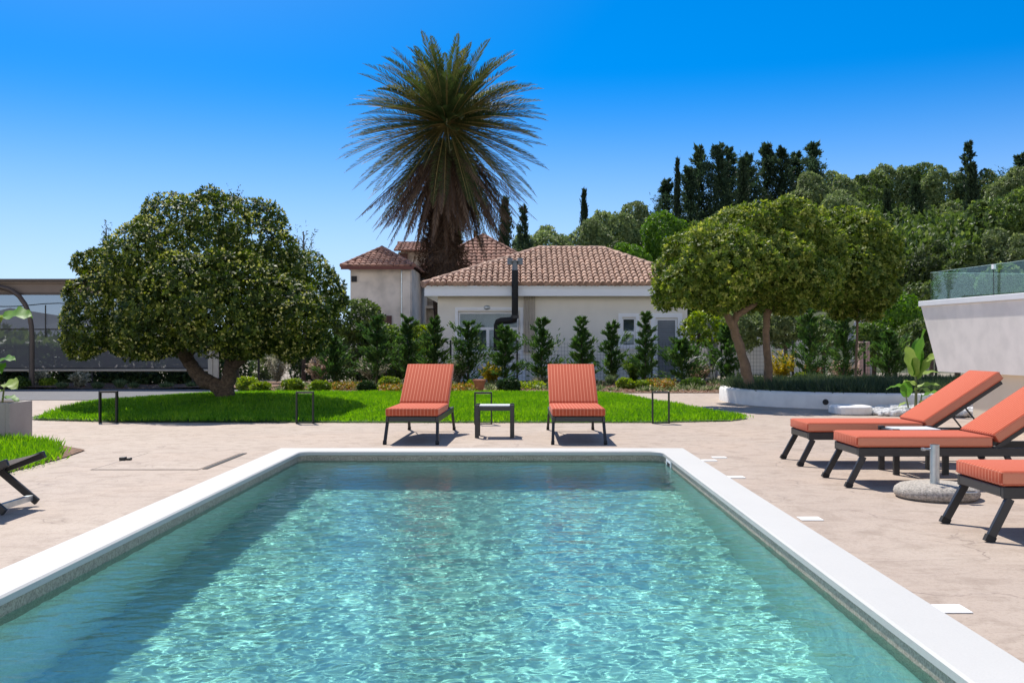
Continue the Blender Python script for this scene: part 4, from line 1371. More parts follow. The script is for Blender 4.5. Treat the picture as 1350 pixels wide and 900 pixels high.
def broad_plant(name, base, stems, leaves, label, cat):
    b = Vector(base)
    r = empty(name, b, label, cat)
    for pts, rad in stems:
        smooth_by_angle(MB().tube([b + Vector(p) for p in pts], rad, 8).build('stem', L_['stem'], r))
    for k, (p, d, L, W, dr, pale, tw) in enumerate(leaves):
        mb = MB(); paddle(mb, b + Vector(p), d, L, W * 1.45, dr, fold=.18, n=12, twist=tw)
        o = mb.build('leaf', L_['banana_pale'] if pale else L_['banana'], r, smooth=True)
    return r
broad_plant('broadleaf_plant', (-6.72, 12.78, .42), [([(0, 0, 0), (.0, 0, .5), (.05, 0, 1.15)], [.022, .018, .012]), ([(-.1, 0, 0), (-.14, 0, .45), (-.2, -.02, .7)], [.018, .014, .01]), ([(.06, .03, 0), (.1, .02, .3)], [.014, .01])],
            [((.05, 0, 1.12), (.8, -.2, .35), .50, .26, .7, 0, .5), ((.05, 0, 1.12), (-.7, -.3, .5), .55, .30, .9, 0, -.4), ((.0, 0, 1.05), (.1, -.9, .4), .45, .24, .8, 1, .2),
             ((.0, 0, .55), (.8, -.3, .5), .34, .16, .8, 0, .4), ((-.02, 0, .5), (.5, -.6, .2), .36, .17, .9, 0, .3), ((-.14, 0, .45), (.3, -.5, .8), .40, .2, .6, 0, 0), ((.1, .02, .28), (.7, -.5, .3), .32, .17, 1.0, 1, .5),
             ((.0, 0, .2), (.3, -.8, .4), .3, .15, 1.0, 1, -.4), ((-.2, 0, .68), (-.5, -.5, .6), .45, .22, .8, 0, 0), ((.08, 0, .1), (.9, -.2, .3), .26, .12, .9, 0, .2), ((-.1, 0, .3), (-.3, -.8, .3), .35, .18, .9, 1, 0)],
            'yellow green broad leaved plant growing in the taupe planter box', 'plant')
broad_plant('banana_plant', (6.86, 17.25, 0), [([(0, 0, 0), (.01, 0, .4), (.0, 0, .8)], [.03, .024, .016]), ([(-.1, 0, 0), (-.16, 0, .3), (-.2, 0, .5)], [.016, .012, .008]), ([(.08, .05, 0), (.12, .03, .35)], [.016, .01])],
            [((0, 0, .68), (.10, -.2, 1), .82, .26, .15, 0, .3), ((-.03, 0, .66), (-.28, -.3, 1), .62, .24, .45, 1, -.3), ((.02, 0, .62), (.42, -.2, .9), .58, .22, .5, 1, .6), ((0, .03, .70), (.2, .3, 1), .70, .22, .3, 0, -.2),
             ((0, 0, .5), (-.6, -.4, .55), .36, .12, .9, 1, 0), ((0, 0, .45), (.6, -.4, .45), .42, .13, .8, 1, .4), ((0, 0, .42), (.2, -.8, .4), .40, .14, 1.0, 1, 0), ((-.19, 0, .48), (-.9, -.2, .25), .36, .12, .7, 0, .4),
             ((-.16, 0, .3), (-.1, -.3, .9), .34, .16, .4, 0, 0), ((.12, .03, .3), (.7, -.2, .5), .36, .16, .7, 0, -.3), ((-.1, 0, .2), (-.8, -.3, .2), .26, .08, .9, 1, 0), ((.05, 0, .2), (.5, -.6, .5), .3, .14, .8, 0, .2), ((0, 0, .62), (.7, .1, .6), .45, .12, .9, 1, .3)],
            'young banana plant with upright paddle leaves beside the pebble strip', 'banana plant')

# ------------------------------------------------------------------ the named trees
def px_blobs(lst, d, seed, depth=1.0):
    rg = random.Random(seed)
    out = []
    for px, py, r, dy in lst:
        c = at(px, py, d + dy)
        rr = r / F * d
        out.append((c.x, c.y, c.z, rr * rg.uniform(.95, 1.08), rr * depth, rr * rg.uniform(.85, 1.0)))
    return out

def trunk_mesh(name, limbs, m, par):
    mb = MB()
    for pts, rad in limbs:
        P = [Vector(p) for p in pts]
        # resample for a knobbly limb
        Q, Rr = [], []
        for i in range(len(P) - 1):
            for j in range(4):
                t = j / 4
                Q.append(P[i].lerp(P[i + 1], t) + Vector((random.uniform(-1, 1), random.uniform(-1, 1), 0)) * rad[i] * .14)
                Rr.append((rad[i] * (1 - t) + rad[i + 1] * t) * random.uniform(.90, 1.12))
        Q.append(P[-1]); Rr.append(rad[-1])
        mb.tube(Q, Rr, 10)
    return smooth_by_angle(mb.build(name, m, par), 70)

def px_path(lst, d):
    return [at(a, b, d + (c[0] if c else 0)) for a, b, *c in lst]

D = 18.3
lt = empty('round_crowned_tree', (at(299, 0, D).x, D, .22), 'big dark glossy leaved tree with wide mounded crown on the lawn', 'tree')
bl = px_blobs([(262, 318, 74, 0), (195, 345, 68, -.6), (330, 330, 66, .2), (150, 392, 58, 0), (395, 372, 58, .3), (245, 385, 64, -1.5), (320, 395, 64, -1.2), (410, 400, 50, .6), (126, 425, 48, .2), (195, 425, 54, -1.3),
               (285, 420, 62, -1.6), (375, 418, 58, -1.0), (140, 355, 36, .5), (300, 290, 44, .4), (225, 292, 44, .3), (345, 295, 38, .6), (110, 440, 34, -.4), (175, 442, 36, -.2), (240, 436, 44, .3), (330, 438, 46, .3), (400, 438, 40, 0), (432, 380, 28, .6), (270, 350, 80, 1.6), (200, 380, 70, 1.8), (350, 380, 70, 1.9)], D, 3)
bl = [(a, D + (b_ - D) * .84, c, e * .86, f_ * .86, g_ * .86) for a, b_, c, e, f_, g_ in bl]
rgl = np.random.default_rng(41)
for (a, b_, c, e, f_, g_) in list(bl):
    for q in range(3):
        v_ = sph(rgl, 1)[0]; v_[1] -= .25
        k_ = e * (.30 + .18 * rgl.random())
        bl.append((a + v_[0] * e * .86, b_ + v_[1] * f_ * .86, c + v_[2] * g_ * .86, k_, k_, k_ * .9))
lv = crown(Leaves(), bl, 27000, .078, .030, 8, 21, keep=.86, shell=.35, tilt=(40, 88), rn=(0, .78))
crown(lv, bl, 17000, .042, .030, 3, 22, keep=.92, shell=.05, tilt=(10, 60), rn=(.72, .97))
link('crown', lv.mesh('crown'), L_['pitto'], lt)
tl = [(px_path([(299, 532), (298, 522), (293, 512), (284, 506)], D), [.21, .18, .165, .155]), (px_path([(287, 508), (270, 502), (257, 490), (247, 474), (236, 455, -.3), (225, 430, -.6)], D), [.135, .135, .13, .115, .10, .07]),
      (px_path([(297, 515), (302, 500), (303, 482), (306, 460, .3), (310, 430, .5)], D), [.15, .13, .12, .105, .08]), (px_path([(303, 488), (316, 476), (328, 462, .4), (342, 440, .6)], D), [.095, .09, .085, .06]),
      (px_path([(247, 474), (255, 455), (262, 430)], D), [.07, .06, .05])]
trunk_mesh('trunk', tl, M['bark'], lt)

def right_tree(label, base, blobs, d, limbs, n, seed, L=.082, W=.038):
    r = empty('umbrella_crowned_tree', base, label, 'tree', 'pale edged trees in the curved planter')
    B_ = [(a, b_, c, e * .88, f_ * .88, g_ * .88) for a, b_, c, e, f_, g_ in px_blobs(blobs, d, seed)]
    rgl = np.random.default_rng(seed)
    for (a, b_, c, e, f_, g_) in list(B_):
        for q in range(3):
            v_ = sph(rgl, 1)[0]; k_ = e * (.26 + .18 * rgl.random())
            B_.append((a + v_[0] * e * .88, b_ + v_[1] * f_ * .88, c + v_[2] * g_ * .8, k_, k_, k_ * .85))
    link('crown', crown(Leaves(), B_, int(n * 2.0), L, W, 7, seed, keep=.80, shell=.35).mesh('crown'), L_['pitto_pale'], r)
    trunk_mesh('trunk', [(px_path(p, d), rd) for p, rd in limbs], M['palebark'], r)
b0 = at(989, 518, 20.6); b0.z = .2
right_tree('broad domed tree with leaning forked trunk in the curved planter', b0,
           [(975, 320, 58, 0), (925, 338, 48, -.2), (890, 362, 34, 0), (960, 345, 60, -1.0), (910, 375, 38, -.8), (880, 388, 24, -.2), (950, 385, 38, -.5), (1000, 305, 50, .3), (945, 330, 55, 1.2), (925, 365, 48, 1.2), (985, 375, 44, .8)], 20.6,
           [([(989, 518), (984, 490), (976, 462), (969, 438), (966, 428)], [.125, .105, .10, .095, .095]), ([(967, 430), (958, 415), (948, 402), (935, 385)], [.085, .075, .065, .05]), ([(967, 430), (971, 416), (984, 408), (1000, 398)], [.075, .07, .06, .045]), ([(971, 417), (968, 405), (966, 385)], [.05, .045, .03])], 5600, 33)
b0 = at(1014, 515, 21.1); b0.z = .2
right_tree('domed tree with straight upright trunk right of the leaning forked trunk', b0,
           [(1035, 310, 56, 0), (1070, 330, 44, 0), (1020, 350, 52, -.9), (1065, 365, 44, -.6), (1000, 380, 36, -.4), (1040, 390, 32, -.2), (1090, 345, 34, .3), (1045, 300, 45, 1.2), (1050, 350, 50, 1.4), (1085, 385, 28, .2)], 21.1,
           [([(1014, 516), (1013, 480), (1010, 445), (1011, 415), (1015, 390)], [.10, .085, .08, .08, .06]), ([(1011, 415), (1022, 405), (1040, 390)], [.05, .045, .03])], 5200, 34)
b0 = at(1128, 505, 23.3); b0.z = .2
right_tree('loose crowned tree with thin trunk behind, rightmost of the three planter trees', b0,
           [(1135, 315, 42, 0), (1160, 345, 32, 0), (1125, 360, 44, -.4), (1155, 385, 30, -.2), (1110, 395, 28, .2), (1110, 300, 36, .6), (1140, 405, 22, 0), (1100, 340, 40, .6), (1168, 320, 22, .2), (1130, 350, 40, 1.0)], 23.3,
           [([(1128, 506), (1129, 470), (1130, 430), (1130, 395)], [.034, .03, .028, .025]), ([(1130, 410), (1145, 390)], [.03, .02])], 4200, 35, .088, .042)

# palm
PD = 46.0
pc = at(589, 163, PD)
palm = empty('palm_tree', (at(592, 0, PD).x, PD, 0), 'tall date palm with full rounded head and hanging brown fronds', 'palm tree')
def fronds(lv, rach, n, seed, e0, e1, ln, dead, width=.46):
    rg = np.random.default_rng(seed)
    for i in range(n):
        f = (i + rg.random()) / n
        el = .45 * R(e0 + (e1 - e0) * f) + .55 * math.asin(math.sin(R(e0)) + (math.sin(R(e1)) - math.sin(R(e0))) * f)
        az = i * 2.39996 + rg.normal() * .15
        el += .10 * rg.normal()
        L = ln * (.80 + .26 * rg.random()) * (1 + .34 * max(0, -math.sin(el)))
        K = 16
        p = np.array([pc.x, pc.y, pc.z - .55 + .55 * (1 - abs(math.sin(el)) * .4)]) if not dead else np.array([pc.x, pc.y, pc.z - .75 - .5 * rg.random()])
        h = np.array([math.cos(az), math.sin(az), 0.0])
        p = p + h * .22
        e = el
        pts = [p.copy()]
        drop = (.14 + .50 * max(0, math.sin(el + .35)) + .10 * rg.normal()) if not dead else .16 * math.cos(el)
        for k in range(K):
            e -= drop / K * (.5 + k / K)
            e = max(e, R(-86))
            p = p + (h * math.cos(e) + np.array([0, 0, math.sin(e)])) * L / K
            pts.append(p.copy())
        pts = np.array(pts)
        rach.tube([tuple(q) for q in pts[::2]], list(np.linspace(.032, .006, len(pts[::2]))), 4)
        m = 64
        t = .10 + .88 * (np.arange(m) / m)
        x = t * K; i0 = np.minimum(x.astype(int), K - 1); fr = (x - i0)[:, None]
        P = pts[i0] * (1 - fr) + pts[i0 + 1] * fr
        T = unit(pts[i0 + 1] - pts[i0])
        Sd = unit(np.cross(T, np.array([0, 0, 1.0]) + h * .01))
        Up = np.cross(Sd, T)
        ll = width * np.sin(np.pi * np.clip(t * .9 + .12, 0, 1)) ** .6 * (.85 + .3 * rg.random(m))
        tone = .25 + .5 * rg.random()
        for s in (-1, 1):
            D = T * .78 + Sd * s * .62 + Up * (.30 if not dead else -.1) + rg.normal(size=P.shape) * (.06 if not dead else .18)
            if dead: D[:, 2] -= .5
            lv.add(P, D, Up + rg.normal(size=P.shape) * .15, ll, .040 if not dead else .036, np.clip(tone + .3 * rg.random(m), 0, 1), .05)
gl_, gr_ = Leaves(), MB()
fronds(gl_, gr_, 245, 51, 84, -58, 4.6, False, .56)
link('green_fronds', gl_.mesh('green_fronds'), L_['palm'], palm)
gr_.build('midribs', L_['palm_rachis'], palm)
dl_, dr_ = Leaves(), MB()
fronds(dl_, dr_, 130, 52, -36, -74, 4.2, True, .47)
link('dead_fronds', dl_.mesh('dead_fronds'), L_['palm_dead'], palm)
dr_.build('dead_midribs', M['palmfibre'], palm)
tp_ = [(at(592, 0, PD).x, PD, 0), at(591, 420, PD), at(587, 372, PD), at(584, 345, PD), at(583, 318, PD), at(584, 290, PD), at(586, 250, PD), at(588, 205, PD)]
trunk_mesh('trunk', [(tp_, [.62, .62, .66, .72, .65, .56, .58, .50])], M['palmfibre'], palm)
fb = Leaves()                                                  # the fibrous skirt of old leaf bases
rg = np.random.default_rng(77)
k = 5200
t = rg.random(k)
za, zb_ = at(0, 372, PD).z, at(0, 235, PD).z
zc = za + (zb_ - za) * t
xc = np.interp(zc, [tp_[2].z, tp_[4].z, tp_[7].z], [tp_[2].x, tp_[4].x, tp_[7].x])
rr = np.interp(t, [0, .12, .3, .5, 1], [.84, 1.06, .90, .56, .56]) * (.6 + .5 * rg.random(k))
an = rg.random(k) * 6.28
P = np.stack([xc + np.cos(an) * rr, PD + np.sin(an) * rr, zc], 1)
Dv = np.stack([np.cos(an) * .5, np.sin(an) * .5, -.3 + rg.normal(size=k) * .6], 1) + rg.normal(size=(k, 3)) * .45
fb.add(P, Dv, sph(rg, k), .25 + .4 * rg.random(k), .035, rg.random(k) * .8)
link('fibre_skirt', fb.mesh('fibre_skirt'), L_['palm_dead'], palm)

# wispy tree tops behind the big left tree
def wispy(px, top, w, d, seed, lb):
    X = at(px, 0, d).x
    h = at(0, top, d).z
    r = empty('slender_tree', (X, d, 0), lb, 'tree', 'thin wispy trees behind the big left tree')
    lv = Leaves()
    twiggy(lv, h * .45, w / F * d, seed, 30, 24, .13, .03, .9, (X, d, h * .55))
    link('crown', lv.mesh('crown'), L_['wispy'], r)
    MB().tube([(X, d, 0), (X + .05, d, h * .5), (X, d, h * .9)], [.07, .05, .015], 6).build('trunk', M['bark'], r)
wispy(312, 230, 26, 31, 1, 'wispy tree tip rising behind the top right of the big left tree')
wispy(140, 278, 26, 31, 2, 'wispy tree tip beside the upper left shoulder of the big left tree')
wispy(400, 283, 42, 31, 3, 'wispy tree tip above the right shoulder of the big left tree')
wispy(196, 252, 14, 31, 4, 'faint wispy twig tip at the upper left edge of the big left tree')

# ------------------------------------------------------------------ small conifers in the bed
CF = 'young bushy conifers planted along the fence'
con = [(440, 505, 448, 34, 'young conifer in shade right of the big left tree'),
       (497, 500, 418, 40, 'young conifer left of the left pool facing lounger'),
       (538, 500, 420, 40, 'young conifer rising behind the left pool facing lounger, nearer its middle'),
       (573, 500, 420, 34, 'narrow young conifer at the left corner of the bungalow'),
       (617, 501, 428, 52, 'young conifer in front of the left half of the large window'),
       (666, 501, 432, 38, 'young conifer in front of the right half of the large window'),
       (714, 499, 422, 44, 'young conifer before the beige wall conduits'),
       (767, 497, 420, 32, 'young conifer before the blank wall behind the right pool facing lounger'),
       (806, 499, 428, 32, 'young conifer left of the small white window'),
       (851, 500, 412, 28, 'tallest young conifer, between the two white windows'),
       (899, 502, 450, 56, 'wide low young conifer in front of the grey shuttered window'),
       (958, 500, 432, 46, 'young conifer behind the pale arched hoop'),
       (1068, 498, 410, 48, 'dark conifer under the right domed tree'),
       (1112, 498, 415, 42, 'dark conifer between the domed tree and the thin trunk'),
       (1172, 498, 440, 44, 'dark conifer left of the banana plant')]
for i, (px, by, ty, w, lb) in enumerate(con):
    d = 28.6 + (i % 3) * .5
    X = at(px, 0, d).x; z0 = float(bedz(np.array(X), np.array(d)))
    h = at(0, ty, d).z - z0; wm = w / F * d
    r = empty('young_conifer', (X, d, z0), lb, 'conifer', CF)
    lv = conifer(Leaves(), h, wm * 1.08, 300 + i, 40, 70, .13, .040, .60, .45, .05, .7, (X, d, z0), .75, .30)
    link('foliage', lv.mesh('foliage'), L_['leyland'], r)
    MB().tube([(X, d, z0 - .02), (X, d, z0 + h * .8)], [.035, .008], 6).build('stem', M['bark'], r)

# ------------------------------------------------------------------ shrubs of the beds: kind, px, base, top, width, material, label
SH = [
 ('round', 326, 515, 498, 27, 'lime', 'rounded yellow green shrub beside the foot of the big left tree, taller of two'),
 ('round', 343, 519, 505, 25, 'lime', 'low yellow green shrub beside the foot of the big left tree, nearer the lawn'),
 ('round', 387, 516, 499, 27, 'lime', 'rounded yellow green shrub above the shaded frame lamp'),
 ('round', 418, 518, 503, 22, 'lime', 'loose yellow green shrub right of the shaded frame lamp'),
 ('twig', 366, 506, 458, 40, 'silver', 'tall silvery twiggy shrub behind the yellow green shrubs on the left'),
 ('twig', 418, 505, 469, 32, 'pinkish', 'russet silver twiggy shrub behind the shaded frame lamp'),
 ('flower', 455, 515, 505, 40, 'mixed', 'patch of red and gold bedding flowers left of the dark little shrub'),
 ('round', 482, 517, 504, 20, 'darkshrub', 'small dark round shrub beside the silvery fan shaped shrub'),
 ('twig', 492, 507, 470, 48, 'silver', 'silvery fan shaped shrub left of the left pool facing lounger'),
 ('round', 512, 514, 497, 27, 'lime', 'bright yellow green shrub touching the left lounger backrest'),
 ('flower', 518, 517, 510, 34, 'mixed', 'patch of orange bedding flowers below the bright shrub by the left lounger'),
 ('twig', 603, 509, 468, 30, 'silver', 'grey leaved shrub just right of the left lounger backrest'),
 ('flower', 612, 516, 507, 34, 'mixed', 'patch of gold bedding flowers right of the left lounger backrest'),
 ('round', 624, 511, 502, 18, 'lime', 'small lime shrub left of the terracotta pot'),
 ('twig', 647, 508, 478, 36, 'gold', 'thin golden shrub between the two window conifers'),
 ('round', 674, 517, 500, 23, 'darkshrub', 'dark green ball shrub on the lawn edge below the flue pipe'),
 ('flower', 700, 514, 504, 34, 'lime', 'yellow green ground hugging plant right of the dark ball shrub'),
 ('tuftb', 713, 510, 492, 24, 'silver', 'silver grey mound left of the right lounger backrest'),
 ('tuftb', 804, 510, 491, 14, 'tuft', 'upright grey lavender tuft right of the right lounger backrest'),
 ('round', 824, 513, 499, 23, 'lime', 'yellow green shrub below the small white window'),
 ('round', 851, 513, 502, 26, 'lime', 'low spreading yellow green plant below the tallest young conifer'),
 ('twig', 836, 506, 463, 36, 'oleander', 'leafy light green shrub between the small window and the tallest young conifer'),
 ('flower', 871, 513, 500, 34, 'mixed', 'patch of orange and gold flowers before the shuttered window'),
 ('round', 916, 513, 499, 25, 'oleander', 'green round shrub at the path edge near the twin dark trunks'),
 ('twig', 923, 506, 480, 40, 'pinkish', 'pinkish grey shrub below the twin dark trunks'),
 ('tuftb', 969, 507, 486, 16, 'tuft', 'grey green tuft left of the curved planter'),
 ('twig', 1030, 503, 462, 42, 'gold', 'golden yellow shrub right of the straight upright trunk'),
 ('twig', 1070, 505, 478, 26, 'redleaf', 'russet leaved shrub below the dark conifer under the domed tree'),
 ('twig', 1110, 505, 470, 44, 'pinkish', 'pale wiry shrub with reaching stems left of the banana plant'),
 ('round', 1062, 508, 490, 36, 'lime', 'yellow green shrub at the back rim of the curved planter'),
 ('tuftb', 82, 513, 501, 17, 'tuft', 'blue green tuft beside the curved brown post'),
 ('twig', 105, 512, 488, 32, 'silver', 'silvery shrub under the pale rail left of the big tree'),
 ('tuftb', 129, 513, 501, 17, 'tuft', 'blue green tuft above the first frame lamp'),
 ('tuftb', 158, 512, 497, 16, 'tuft', 'grey green tuft right of the first frame lamp, paler than its neighbours'),
 ('tuftb', 176, 512, 502, 16, 'tuft', 'small grey green tuft in the middle of the left strip'),
 ('tuftb', 219, 512, 501, 22, 'tuft', 'wide grey green tuft left of the big tree limb'),
 ('tuftb', 253, 512, 501, 16, 'tuft', 'grey green tuft seen under the big tree limb'),
 ('twig', 54, 511, 488, 26, 'silver', 'silvery shrub between the curved brown post and the planter box plant'),
 ('round', 25, 513, 497, 20, 'oleander', 'fresh green shrub beside the planter box plant'),
 ('round', 66, 511, 500, 18, 'lime', 'low yellow green plant right of the curved brown post'),
 ('bush', 95, 508, 487, 40, 'darkshrub', 'dark bush behind the rail near the curved brown post'),
 ('bush', 145, 508, 488, 46, 'darkshrub', 'dark bush behind the rail above the first frame lamp'),
 ('bush', 190, 508, 487, 46, 'darkshrub', 'dark bush behind the rail in the middle of the left strip'),
 ('bush', 238, 508, 488, 40, 'darkshrub', 'dark bush behind the rail left of the big tree limb'),
 ('bush', 272, 508, 488, 30, 'darkshrub', 'dark bush beside the timber post'),
 ('bush', 20, 508, 488, 44, 'darkshrub', 'dark bush behind the planter box plant'),
]
for i, (kd, px, by, ty, w, mt, lb) in enumerate(SH):
    d = min(1.2 * F / (by - 455), 29.9)
    if px < 300: d = max(d, 27.25) if kd != 'bush' else 30.2
    else: d = max(d, 25.15)
    X = at(px, 0, d).x
    z0 = float(bedz(np.array(X), np.array(d))) if px > 300 else 0.0
    h = max(at(0, ty, d).z - z0, .16); wm = w / F * d
    lv = Leaves()
    sd = 500 + i
    if kd in ('round', 'bush'):
        rgi = np.random.default_rng(sd)
        bl = [(X, d, z0 + h * .42, wm * .46, wm * .46, h * .54)] + [(X + rgi.normal() * wm * .22, d + rgi.normal() * wm * .2, z0 + h * (.35 + .3 * rgi.random()), wm * .26, wm * .26, h * .36) for _ in range(5)]
        crown(lv, bl, 620 if kd == 'round' else 900, .075, .036, 6, sd, keep=.7)
        nm, cat = 'shrub', 'shrub'
    elif kd == 'twig':
        twiggy(lv, h, wm, sd, 60, 40, .095, .036, .75, (X, d, z0)); nm, cat = 'twiggy_shrub', 'shrub'
    elif kd == 'tuftb':
        tuftgrass(lv, h, wm, sd, 420, (X, d, z0), .012); nm, cat = 'tufted_plant', 'plant'
    else:
        rgi = np.random.default_rng(sd); k = 900
        P = np.stack([X + (rgi.random(k) - .5) * wm, d + rgi.normal(size=k) * .30, z0 + rgi.random(k) * h], 1)
        lv.add(P, sph(rgi, k) + np.array([0, 0, .5]), sph(rgi, k), .07, .045, rgi.random(k)); nm, cat = 'bedding_flowers', 'flowers'
    grp = {'lime': 'yellow green shrubs of the bed', 'darkshrub': 'dark shrubs', 'silver': 'silvery shrubs of the bed', 'tuft': 'tufted plants of the bed', 'mixed': 'bedding flower patches'}.get(mt)
    tag(link(nm, lv.mesh(nm), L_[mt], loc=(X, d, z0)), lb, cat, grp)
pt = at(632, 0, 25.6)
mb = MB(); mb.lathe((pt.x, 25.6, .02), [(.10, 0), (.15, .24), (.17, .25), (.17, .30), (.14, .30)], 16)
tag(smooth_by_angle(mb.build('plant_pot', M['pot'])), 'terracotta pot among the flowers between the two loungers', 'pot')

# larger bushes and small trees behind the fence
def bush(name, px, py, rpx, d, mt, n, lb, cat, L=.12, W=.06, k=6, seed=0, trunk=None, blobs=6, flat=.9):
    c = at(px, py, d); r0 = rpx / F * d
    rgi = np.random.default_rng(700 + seed + int(px))
    bl = [(c.x, c.y, c.z, r0 * .78, r0 * .78, r0 * .78 * flat)]
    for _ in range(blobs):
        a = sph(rgi, 1)[0]
        s_ = .38 + .2 * rgi.random()
        bl.append((c.x + a[0] * r0 * .55, c.y + a[1] * r0 * .5, c.z + a[2] * r0 * .5 * flat, r0 * s_, r0 * s_, r0 * s_ * flat))
    if name == 'bush':
        for q in range(3): bl.append((c.x + (q - 1) * r0 * .4, c.y, c.z * .45, r0 * .5, r0 * .5, c.z * .5))
    r = empty(name, (c.x, d, 0), lb, cat)
    link('crown', crown(Leaves(), bl, n, L, W, k, 900 + seed, keep=.8).mesh('crown'), L_[mt], r)
    mb = MB()
    for dx in (trunk or (0,)):
        mb.tube([(c.x + dx, d, 0), (c.x + dx * .9 + .03, d, c.z * .5), (c.x + dx * .5, d, c.z)], [.09, .07, .04], 8)
    mb.build('trunk', M['bark'], r)
BH = [
 ('bush', 472, 425, 42, 33.0, 'holm', 2600, 'dense dark rounded bush behind the right side of the big left tree', 'bush'),
 ('bush', 520, 455, 34, 33.5, 'oleander', 1700, 'leafy green bush in front of the weathered house', 'bush'),
 ('bush', 553, 448, 26, 33.8, 'lime', 1300, 'yellow green bush at the corner between the old house and the bungalow', 'bush'),
 ('bush', 498, 448, 28, 32.4, 'oleander', 1300, 'leafy green bush right of the dense dark rounded bush', 'bush'),
 ('bush', 410, 468, 30, 34.5, 'darkshrub', 1500, 'dark bush in the shade behind the big left tree', 'bush'),
 ('bush', 350, 462, 22, 35.5, 'olive', 900, 'grey green bush glimpsed between the branches of the big left tree', 'bush'),
 ('small_tree', 1180, 415, 44, 36.0, 'bright', 2600, 'bright leafy tree left of the raised terrace', 'tree'),
 ('small_tree', 1152, 452, 34, 35.0, 'oleander', 1700, 'leafy green bush below the bright tree by the terrace', 'bush'),
 ('small_tree', 1205, 452, 36, 33.0, 'holm', 1700, 'dark green bush behind the banana plant', 'bush'),
 ('small_tree', 980, 432, 34, 39.5, 'olive', 1800, 'grey green olive behind the leaning forked trunk', 'tree'),
 ('small_tree', 1035, 428, 34, 38.5, 'olive', 1800, 'grey green olive between the straight trunk and the conifers', 'tree'),
 ('small_tree', 1085, 440, 34, 38.0, 'holm', 1800, 'dark green bush behind the conifers under the domed tree', 'bush'),
 ('small_tree', 1262, 378, 26, 27.0, 'oleander', 1500, 'leafy green shrub seen through the far balustrade panel', 'shrub'),
 ('small_tree', 1322, 372, 30, 25.0, 'olive', 1500, 'grey green shrub seen through the balustrade right of the clamp', 'shrub'),
 ('small_tree', 1228, 400, 40, 40.0, 'holm', 1700, 'dark leafy tree beyond the far end of the glass balustrade', 'tree'),
]
for i, (nm, px, py, r_, d, mt, n_, lb, cat) in enumerate(BH):
    bush(nm, px, py, r_, d, mt, n_, lb, cat, seed=i)
bush('small_tree', 928, 432, 30, 31.2, 'lime', 800, 'yellow green small tree with twin dark trunks behind the fence', 'tree', .11, .06, 5, 40, (-.27, .28), 7)

# ------------------------------------------------------------------ trees on the hill
def proto(fn, name, mt):
    lv = Leaves(); fn(lv)
    me = lv.mesh(name); me.materials.append(L_[mt])
    return me
def p_slim(seed):
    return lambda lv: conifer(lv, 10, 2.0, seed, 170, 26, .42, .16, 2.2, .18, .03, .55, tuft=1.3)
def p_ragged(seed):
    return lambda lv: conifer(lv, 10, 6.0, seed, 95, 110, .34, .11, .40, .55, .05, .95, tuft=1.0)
def p_spruce(seed):
    return lambda lv: conifer(lv, 10, 5.0, seed, 60, 60, .40, .14, .15, .25, .08, .95)
def p_round(seed, n=5600, L=.40, W=.20):
    rg = np.random.default_rng(seed)
    bl = [(0, 0, 5.2, 3.6, 3.6, 3.4)]
    for _ in range(15):
        a = sph(rg, 1)[0]; s_ = 1.1 + 1.1 * rg.random()
        bl.append((a[0] * 3.3, a[1] * 3.3, 5.2 + a[2] * 3.3, s_, s_, s_ * .9))
    return lambda lv: crown(lv, bl, n, L, W, 6, seed, keep=.82, shell=.25)
PR = {
 'slim': [proto(p_slim(1), 'cypress', 'cypress'), proto(p_slim(2), 'cypress', 'cypress')],
 'ragged': [proto(p_ragged(11 + i), 'pine', 'ragged') for i in range(4)],
 'spruce': [proto(p_spruce(21), 'conifer', 'ragged')],
 'olive': [proto(p_round(31 + i), 'olive_tree', 'olive') for i in range(4)],
 'holm': [proto(p_round(41 + i), 'holm_oak', 'holm') for i in range(4)],
 'bright': [proto(p_round(51, 5200, .36, .19), 'leafy_tree', 'bright')],
}
SIZE = {'slim': (10, 2.0), 'ragged': (10, 4.6), 'spruce': (10, 5.0), 'olive': (9.6, 8.6), 'holm': (9.6, 8.6), 'bright': (9.6, 8.6)}
NAME = {'slim': ('cypress_tree', 'cypress'), 'ragged': ('pine_tree', 'pine tree'), 'spruce': ('conifer_tree', 'conifer'), 'olive': ('olive_tree', 'olive tree'), 'holm': ('broadleaf_tree', 'tree'), 'bright': ('leafy_tree', 'tree')}
